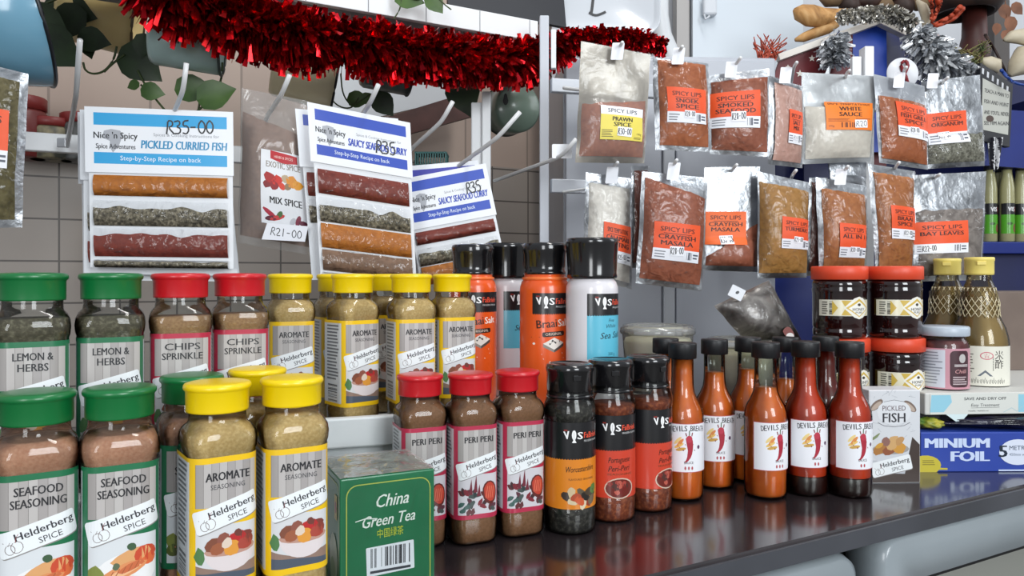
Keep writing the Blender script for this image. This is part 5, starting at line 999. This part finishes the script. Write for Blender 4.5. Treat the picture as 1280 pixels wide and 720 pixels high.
# ------------------------------------------------------------------ tinsel
def tinsel(name, label, path, ds, R, n, cols, wd=.0028, rough=.2, seed=3, cat='tinsel', jitter=.35, ln=(.55, 1.05)):
    g = random.Random(seed); pts = [P(x, y, d) for (x, y), d in zip(path, ds)]
    for _ in range(2): pts = [pts[0]]+[q for a_, b_ in zip(pts, pts[1:]) for q in (a_*.75+b_*.25, a_*.25+b_*.75)]+[pts[-1]]
    ac = [0]
    for a_, b_ in zip(pts, pts[1:]): ac.append(ac[-1]+(b_-a_).length)
    Rs = R if isinstance(R, (list, tuple)) else [R, R]
    def at(t):
        s = t*ac[-1]
        for i in range(len(pts)-1):
            if s <= ac[i+1]+1e-9: f = (s-ac[i])/max(1e-9, ac[i+1]-ac[i]); return pts[i].lerp(pts[i+1], f), (pts[i+1]-pts[i]).normalized()
        return pts[-1], (pts[-1]-pts[-2]).normalized()
    t0 = thing(name, label, cat, tuple(pts[len(pts)//2])); o0 = t0.location.copy()
    ms = [mat(c, rough, .92 if 'red' in label else .6, 0, .5) for c in cols]
    mb = MB()
    for i in range(n):
        t = g.random(); p, tg = at(t); k = t*(len(Rs)-1); r = Rs[int(k)]+(Rs[min(int(k)+1, len(Rs)-1)]-Rs[int(k)])*(k-int(k)); r *= .85+.3*noise.noise(Vector((t*22, seed, 0)))
        d = Vector((g.gauss(0, 1), g.gauss(0, 1), g.gauss(0, 1))); d -= tg*d.dot(tg)*.75; d.normalize(); l = r*g.uniform(*ln)
        sag = Vector((0, 0, -.18*l)); s = d.cross(Vector((g.gauss(0, 1), g.gauss(0, 1), g.gauss(0, 1)))).normalized()*wd*.5*g.uniform(.7, 1.3)
        c1 = d.cross(s).normalized()*l*g.uniform(-.18, .18); e = g.uniform(-1.2, 1.2); s2 = Matrix.Rotation(e, 3, d) @ s
        m1 = p+d*l*.55+c1; m2 = p+d*l+c1*.4+sag; vs = [p-s*.7, p+s*.7, m1+s, m1-s, m2+s2, m2-s2]
        mb.add([v-o0 for v in vs], [(0, 1, 2, 3), (3, 2, 4, 5)], ms[g.randrange(len(ms))], False)
    mb.build('foil_strands', t0)
    mb = MB(); mb.tube([p-o0 for p in pts], .0022, mat('#3a0a0e' if 'red' in label else '#77797d', .5), 6); mb.build('cord', t0); return t0
RP = [(84, -100), (128, -80), (168, -48), (205, -16), (250, 8), (300, 22), (360, 40), (420, 50), (480, 58), (540, 66), (600, 72), (650, 74), (676, 68)]
tinsel('tinsel_garland', 'thick red tinsel garland strung below the overhead shelf', RP, [.965, .985, 1.0, 1.02, 1.05, 1.073, 1.10, 1.14, 1.18, 1.22, 1.27, 1.32, 1.36], [.054, .060, .064, .062, .060, .058, .058, .058, .054], 6500, ['#e01822', '#c0101c', '#9c0a16', '#f02c30', '#7a0812'], .0078, .27)
tinsel('tinsel_garland', 'thinner red tinsel garland end behind the prawn spice packet', [(690, 62), (720, 47), (760, 46), (800, 48), (830, 58)], [1.33, 1.34, 1.36, 1.38, 1.4], [.05, .03, .028, .028, .024], 1500, ['#c0101c', '#98101a', '#e01822'], .0068, .25, 5)
tinsel('tinsel_garland', 'silver tinsel tuft hanging on the starry maroon panel', [(1042, 48), (1048, 60), (1040, 72), (1042, 80)], [1.57]*4, [.038, .044, .042, .03], 700, ['#c9ccd0', '#9ea2a8', '#f2f4f6'], .0072, .2, 7)
tinsel('tinsel_garland', 'silver tinsel running over the blue gable', [(1048, 20), (1075, 18), (1100, 14), (1128, 20), (1142, 32)], [1.56]*5, [.022, .022, .022, .026, .026], 1100, ['#b9b4a8', '#8c8a86', '#f0eee8'], .0066, .2, 8)
tinsel('tinsel_garland', 'silver tinsel cascade right of the blue gable', [(1148, 40), (1156, 58), (1168, 72), (1190, 84), (1212, 92)], [1.56]*5, [.040, .056, .056, .045, .03], 1300, ['#c9ccd0', '#9ea2a8', '#e6e8ea', '#f4f6f8'], .0075, .2, 9)
# ------------------------------------------------------------------ enamel mugs and pots hanging under the shelf
def pot(name, label, cat, c, ax, R, H, col, rimcol='#1c1f22', taper=.92, handle=True, hang=None, group=None, hdir=(0, 0, 1)):
    """hollow enamel vessel: ax points from base to mouth"""
    t = thing(name, label, cat, tuple(c), 0, group); ax = Vector(ax).normalized(); q = ax.to_track_quat('Z', 'Y').to_matrix(); m = mat(col, .3, 0, .4)
    mb = MB(); mb.shell([(0, -H/2), (R*taper*.9, -H/2), (R*taper, -H/2+.006), (R, H/2), (R*.97, H/2), (R*taper*.96, -H/2+.009), (0, -H/2+.006)], m, 32, q); mb.build('vessel', t)
    mb = MB(); n = 32; rings = []
    for k in range(n+1): a = 2*PI*k/n; rings.append(q @ Vector((R*math.cos(a), R*math.sin(a), H/2)))
    mb.tube(rings, .0022, mat(rimcol, .4), 6); mb.build('rim', t)
    if handle:
        h = Vector(hdir); h = (h-ax*h.dot(ax)).normalized(); mb = MB()
        mb.tube([h*R*taper*.97+ax*(-H*.25), h*R*1.42+ax*(-H*.22), h*R*1.55, h*R*1.42+ax*(H*.2), h*R*.97+ax*(H*.28)], .004, m, 8); mb.build('handle', t)
    if hang is not None: mb = MB(); mb.tube([h*R*1.5, Vector(hang)-t.location], .0015, mat('#2a2a2a', .5), 6); mb.build('hanging_wire', t)
    return t
def shelfpt(px, d_): return P(px, HOR-(s0.z-CAMZ)*F/d_, d_)
pot('enamel_mug', 'yellow cream enamel mug hanging at the upper left above the recipe cards', 'mug', P(126, 19, 1.24), (.85, .3, -.12), .058, .115, '#ecd394', '#5a4a34', .9, hang=P(124, -40, 1.24))
pot('enamel_mug', 'pale blue grey enamel mug hanging half hidden by the red tinsel', 'mug', P(234, 55, 1.125), (.95, .25, -.06), .041, .100, '#9db3b0', '#39413f', .9, hang=P(236, 0, 1.12))
pot('enamel_mug', 'cream enamel mug with a dark rim hanging above the mix spice packet', 'mug', P(380, 95, 1.36), (.93, .3, -.16), .054, .112, '#f0e4be', '#17191b', .88, hang=P(384, 25, 1.36))
pot('enamel_mug', 'dark grey green enamel mug peeking below the tinsel above the middle card', 'mug', P(482, 86, 1.33), (.9, .35, -.05), .042, .085, '#4c5553', '#23282a', .92, hang=P(482, 45, 1.33))
bp = pot('enamel_pot', 'grey green enamel pot hanging beside the right rack post, its base towards the front', 'pot', P(640, 137, 1.50), (-.35, .9, .1), .050, .075, '#66786b', '#2c332f', .97, handle=False)
mb = MB(); o_ = bp.location
for x0, x1 in ((617, 620), (643, 645)): mb.tube([P(x1, 112, 1.49)-o_, P(x0+3, 96, 1.48)-o_, P(x0, 70, 1.46)-o_], .0042, mat('#1b1c1c', .5), 6)
mb.build('strap', bp)
mb = MB(); n_ = Vector((.35, -.9, -.1)).normalized(); mb.add([P(632+3.6*math.sin(t)*(1.0 if math.cos(t) < 0 else .7), 124+7.5*-math.cos(t), 1.4)-o_ for t in [2*PI*k/14 for k in range(14)]], [tuple(range(14))], mat('#121416', .6), False)
ob = mb.build('hole', bp)
# move the dark hole on to the base disc
qm = Vector((-.35, .9, .1)).normalized()
for v_ in ob.data.vertices:
    w0 = v_.co+o_; dirv = (w0-Vector((0, 0, CAMZ))).normalized(); pl = o_-qm*(.0375+.0006); tt = (pl-Vector((0, 0, CAMZ))).dot(qm)/dirv.dot(qm); v_.co = Vector((0, 0, CAMZ))+dirv*tt-o_
# big blue enamel lampshade in the corner
ls = thing('lampshade', 'light blue enamel lampshade with a black rim in the top left corner', 'lampshade', tuple(P(38, 20, .98)))
ax = Vector((.76, .56, .30)).normalized(); q = ax.to_track_quat('Z', 'Y').to_matrix(); RL = .092
mb = MB(); mb.shell([(RL, 0), (RL*.985, -.012), (RL*.93, -.035), (RL*.80, -.058), (RL*.58, -.075), (RL*.3, -.084), (.014, -.088), (.014, -.11), (0, -.11)], mat('#6f9fb8', .18, 0, .5), 48, q); mb.shell([(RL*.97, 0), (RL*.9, -.033), (RL*.77, -.055), (RL*.55, -.071), (0, -.082)], mat('#c9d3d8', .3), 48, q); mb.build('shade', ls)
mb = MB(); mb.tube([q @ Vector((RL*math.cos(2*PI*k/48), RL*math.sin(2*PI*k/48), 0)) for k in range(49)], .0026, mat('#14171c', .35), 6); mb.build('rim', ls)
mb = MB(); mb.tube([q @ Vector((0, 0, -.108)), q @ Vector((0, 0, -.13))+Vector((0, 0, .02)), q @ Vector((0, 0, -.13))+Vector((0, 0, .30))], .003, mat('#26282a', .5), 8); mb.build('cord', ls)
# enamel tray and blackboard on the overhead shelf
et = thing('enamel_tray', 'white enamel tray with a black letter standing behind the right rack post', 'tray', tuple(P(758, 0, 1.52)), math.radians(10))
o_ = et.location; W_ = 142/F*1.52; mb = MB()
def trr(wd, hg, r, y): return [Vector((x, y, z+.02)) for x, z in rr(wd, hg, r, 6)]
mb.loft([trr(W_*.93, .155, .03, .022), trr(W_, .17, .034, .004), trr(W_*1.01, .172, .036, 0), trr(W_*.985, .165, .034, 0), trr(W_*.93, .15, .03, .010), trr(W_*.9, .145, .028, .012)], mat('#c6cbd1', .22, 0, .5)); mb.build('tray_body', et)
a = Art(lambda u, v, of=0: Vector((u, .0112-of, v)), 8e-5, .4, 0, None)
a.stroke(smooth([(-.024, .075), (-.022, .03), (-.028, -.022), (-.03, -.026)], 2), .006, '#1a1b1f', 2); a.stroke(smooth([(-.034, -.024), (-.02, -.030), (-.005, -.024), (.002, -.020)], 2), .005, '#1a1b1f', 2); a.stroke([(-.04, .07), (-.005, .076)], .005, '#1a1b1f', 2); a.build('lettering', et)
bb = slabquad('blackboard', 'dark blackboard leaning above the right end of the overhead shelf', 'blackboard', [(560, 6), (708, 34), (700, -60), (560, -60)], [1.40, 1.47, 1.47, 1.40], .012, mat('#10131d', .5))
# ------------------------------------------------------------------ vine
def leaf(parent, c, size, ang, d, m, tip=1.0, fold=.25, tilt=0, o=None):
    n = 12; ca, sa = math.cos(ang), math.sin(ang); s = size/F*d; base = P(c[0], c[1], d); mb = MB(); pr = [(0, 0), (.12, .30), (.3, .42), (.5, .40), (.7, .27), (.86, .12), (1, .0)]
    rows = []
    for t, w_ in pr:
        for e in (-1, -.5, 0, .5, 1):
            x = t-(.10 if abs(e) == 1 and t < .2 else 0); y = e*w_; z = fold*abs(y)*.6-.18*t*t+tilt*x
            rows.append(base+Vector(((x*ca-y*sa)*s, -z*s*.7, (x*sa+y*ca)*s))-o)
    fs = [(i*5+j, i*5+j+1, (i+1)*5+j+1, (i+1)*5+j) for i in range(len(pr)-1) for j in range(4)]
    mb.add(rows, fs, m); return mb.build('leaf', parent)
vn = thing('vine', 'dark green trailing vine hanging at the upper left between the mugs', 'vine', tuple(P(110, 60, 1.16))); vo = vn.location.copy()
m_l1 = nmat('vine_leaf', '#16270f', '#243a18', 30, rough=.5); m_l2 = nmat('vine_leaf_light', '#34521f', '#48662a', 30, rough=.4); m_st = mat('#3a4a24', .5)
for c_, s_, an, m in (((24, 18), 78, -.62, m_l1), ((104, 18), 52, -2.75, m_l1), ((60, 6), 60, -.25, m_l1), ((50, 42), 62, -.7, m_l1), ((100, 46), 38, -.22, m_l1), ((156, 62), 58, -.72, m_l1), ((180, 44), 30, -1.75, m_l1), ((173, 104), 16, 3.5, m_l2), ((178, 112), 28, -.2, m_l2), ((222, 112), 42, .12, m_l2), ((250, 124), 46, .32, m_l2), ((108, 50), 24, -1.35, m_l1)): leaf(vn, c_, s_, an, 1.16+rnd.uniform(-.02, .02), m, o=vo)
for path in ([(25, 8), (40, 10), (60, 4), (90, -10)], [(54, 12), (55, 30), (60, 52)], [(32, 16), (31, 6), (27, 2)], [(104, 78), (106, 88), (116, 93), (130, 90), (142, 76), (146, 58)], [(130, 90), (140, 80), (156, 68)], [(172, 88), (180, 104), (196, 126), (210, 142)], [(176, 106), (190, 118), (206, 138)], [(278, 78), (277, 100), (268, 122), (245, 140)], [(250, 125), (248, 138)]): 
    mb = MB(); mb.tube([P(x, y, 1.165)-vo for x, y in smooth(path, 2)], .0017, m_st, 6); mb.build('stem', vn)
v2 = thing('vine', 'few vine leaves hanging between the grey mug and the green pot', 'vine', tuple(P(480, 118, 1.40))); vo = v2.location.copy()
for c_, s_, an, m in (((436, 124), 26, .0, m_l2), ((470, 118), 34, -.9, m_l1), ((572, 96), 52, -1.25, m_l1), ((452, 126), 18, .5, m_l2)): leaf(v2, c_, s_, an, 1.42, m, o=vo)
for path in ([(426, 92), (428, 118), (440, 134), (462, 118)], [(412, 122), (424, 134), (440, 136), (448, 122)], [(566, 70), (570, 96)]): mb = MB(); mb.tube([P(x, y, 1.42)-vo for x, y in smooth(path, 2)], .0016, m_st, 6); mb.build('stem', v2)
v3 = thing('vine', 'vine leaf tips dangling over the edge of the overhead shelf', 'vine', tuple(P(510, -6, 1.22))); vo = v3.location.copy()
for c_, s_, an, m in (((496, -8), 36, -.3, m_l2), ((536, -6), 28, -.9, m_l2), ((512, -8), 26, .3, m_l2)): leaf(v3, c_, s_, an, 1.22, m, o=vo)
for path in ([(502, -2), (500, 12), (492, 24)], [(546, -4), (556, 6), (564, 12)]): mb = MB(); mb.tube([P(x, y, 1.22)-vo for x, y in smooth(path, 2)], .0012, m_st, 6); mb.build('stem', v3)
# ------------------------------------------------------------------ dried decorations over the stand
m_drift = nmat('driftwood', '#8a6236', '#d0a873', 16, rough=.7, c3='#b98a52', bump=.5, bscale=40, dist=1.5); m_brown = nmat('dark_brown', '#1d120e', '#3a241c', 16, rough=.6); m_shell = nmat('shell', '#a89c84', '#c9bfa8', 18, rough=.5); m_cor = mat('#b04a32', .6); m_org = mat('#a83c1c', .6)
def tubes(name, label, cat, paths, r, m, d, sub='strand'):
    t = thing(name, label, cat, tuple(P(*paths[0][0], d))); o = t.location.copy()
    for pth in paths:
        mb = MB(); mb.tube([P(x, y, d+rnd.uniform(-.012, .012))-o for x, y in smooth(pth, 2)], r, m, 7, r*.5); mb.build(sub, t)
    return t
dw = thing('driftwood', 'pale yellow forked driftwood piece lying above the starry panel', 'driftwood', tuple(P(1020, 28, 1.66))); o_ = dw.location.copy()
def blob(path, rad, d, m, name, parent, o):
    pts = [P(x, y, d)-o for x, y in path]; rings = []
    for i, (p, r) in enumerate(zip(pts, rad)):
        t = (pts[min(i+1, len(pts)-1)]-pts[max(i-1, 0)]).normalized(); x_ = t.cross(Vector((0, 1, 0))).normalized(); y_ = t.cross(x_)
        rings.append([p+r*(1+.22*noise.noise(Vector((k*.7, i*1.3, r*90))))*(math.cos(2*PI*k/12)*x_+math.sin(2*PI*k/12)*y_) for k in range(12)])
    mb = MB(); mb.loft(rings, m); return mb.build(name, parent)
blob([(992, 12), (998, 15), (1012, 20), (1028, 22), (1046, 20), (1066, 14)], [.004, .018, .024, .022, .016, .006], 1.66, m_drift, 'limb', dw, o_); blob([(994, 50), (1004, 47), (1018, 42), (1034, 36), (1046, 28)], [.004, .010, .012, .012, .010], 1.66, m_drift, 'limb', dw, o_)
dp = thing('dried_pods', 'dark dried pods and husks heaped above the blue gable', 'dried pods', tuple(P(1080, 8, 1.72))); o_ = dp.location.copy()
for i, (x, y, r_, l_) in enumerate([(1040, -2, .02, 30), (1062, 6, .024, 24), (1085, 0, .022, 34), (1105, 10, .024, 22), (1128, 8, .03, 26), (1120, -8, .02, 30), (1150, 4, .018, 20)]): blob([(x-l_*.6, y+rnd.uniform(-4, 4)), (x-l_*.2, y), (x+l_*.2, y), (x+l_*.6, y+rnd.uniform(-4, 4))], [.004, r_, r_, .004], 1.70, m_brown if i % 3 else nmat('husk', '#5a4630', '#80684a', 20, rough=.7), 'pod', dp, o_)
sl = thing('shell_slice', 'pale curved shell standing beside the silver tinsel', 'shell', tuple(P(1150, 22, 1.58))); o_ = sl.location.copy()
blob([(1146, 0), (1153, 8), (1158, 20), (1159, 32), (1155, 42)], [.003, .009, .012, .010, .003], 1.60, m_shell, 'shell_body', sl, o_)
g_ = random.Random(4)
tubes('coral_fan', 'coral red dried twigs at the left edge of the starry panel', 'dried twigs', [[(952+g_.uniform(-4, 10), 88), (946+g_.uniform(0, 26), 72), (940+g_.uniform(0, 44), 42+g_.uniform(0, 26))] for _ in range(34)], .0022, m_cor, 1.57)
tubes('orange_rope', 'orange twisted strips hanging in front of the brown lamp', 'rope', [[(1160, -10), (1166, 8), (1164, 24)], [(1168, -10), (1174, 6), (1168, 22), (1163, 32)], [(1178, -12), (1176, 4), (1170, 18)], [(1200, 9), (1190, 20), (1176, 27), (1162, 33)], [(1203, 11), (1192, 24), (1178, 30), (1161, 36)]], .006, m_org, 1.56, 'strip')
lp = thing('brown_lamp', 'dark brown pot-shaped lamp at the upper right', 'lamp', tuple(P(1205, 6, 1.70))); o_ = lp.location.copy()
mb = MB(); mb.lathe([(0, .06), (.09, .05), (.082, .0), (.066, -.022), (.06, -.022), (.07, .0), (0, .0)], m_brown, 36); mb.build('shade', lp)
mb = MB(); mb.lathe([(.024, .02), (.026, -.05), (.034, -.085), (.03, -.11), (.02, -.14), (0, -.14)], nmat('maroon_stem', '#3a1814', '#52241e', 16, rough=.5), 24, None, P(1218, 18, 1.70)-o_); mb.build('stem', lp)
tubes('dry_grass', 'green and straw coloured dried grass tuft under the brown lamp', 'dried grass', [[(1212+g_.uniform(-16, 18), 88), (1212+g_.uniform(-24, 24), 74), (1210+g_.uniform(-30, 30), 50+g_.uniform(0, 16))] for _ in range(30)], .0018, nmat('grass', '#4a5a34', '#8a7a4a', 30, rough=.7), 1.60, 'blade')
for i, (pth, rad, lab) in enumerate([([(1226, 74), (1234, 78), (1244, 82), (1249, 90)], [.004, .014, .016, .006], 'pale curled shell above the fishing sign'), ([(1255, 50), (1264, 46), (1276, 46), (1290, 50)], [.004, .013, .018, .014], 'beige shell near the right edge, uppermost of two'), ([(1262, 94), (1272, 84), (1284, 72), (1292, 66)], [.006, .022, .03, .02], 'large beige shell cut off by the right edge of the photo')]):
    t = thing('shell', lab, 'shell', tuple(P(*pth[0], 1.60)), 0, 'beige shells at the right edge'); blob(pth, rad, 1.60, m_shell, 'shell_body', t, t.location.copy())
tubes('dark_stick', 'thin dark stick slanting down beside the wall at the upper right', 'stick', [[(1232, 44), (1246, 66), (1258, 92)]], .004, m_brown, 1.63, 'shaft')
tubes('blue_ribbon', 'thin blue ribbon tied over the corner of the fishing sign', 'ribbon', [[(1252, 88), (1262, 100), (1272, 105), (1290, 108)]], .004, mat('#1d3f8a', .4), 1.53, 'band')
t = thing('dried_leaves', 'brown dried leaves hanging on the white wall at the upper right', 'dried leaves', tuple(P(1262, 20, 1.75))); o_ = t.location.copy()
m_dl = nmat('dried_leaf', '#5c3a28', '#8a5a40', 20, rough=.7)
for c_, s_, an in (((1252, 8), 20, -1.0), ((1262, 22), 20, -1.4), ((1266, 6), 18, -.7), ((1254, 40), 16, -.9), ((1246, 30), 14, -1.6)): leaf(t, c_, s_, an, 1.75, m_dl, o=o_)
mb = MB(); mb.tube([P(x, y, 1.752)-o_ for x, y in ((1254, -30), (1257, 8), (1260, 30), (1258, 44))], .0012, m_dl, 6); mb.build('stem', t)
for o in list(C.objects):
    if o.get('category') and not o.get('kind'): o['kind'] = 'thing'
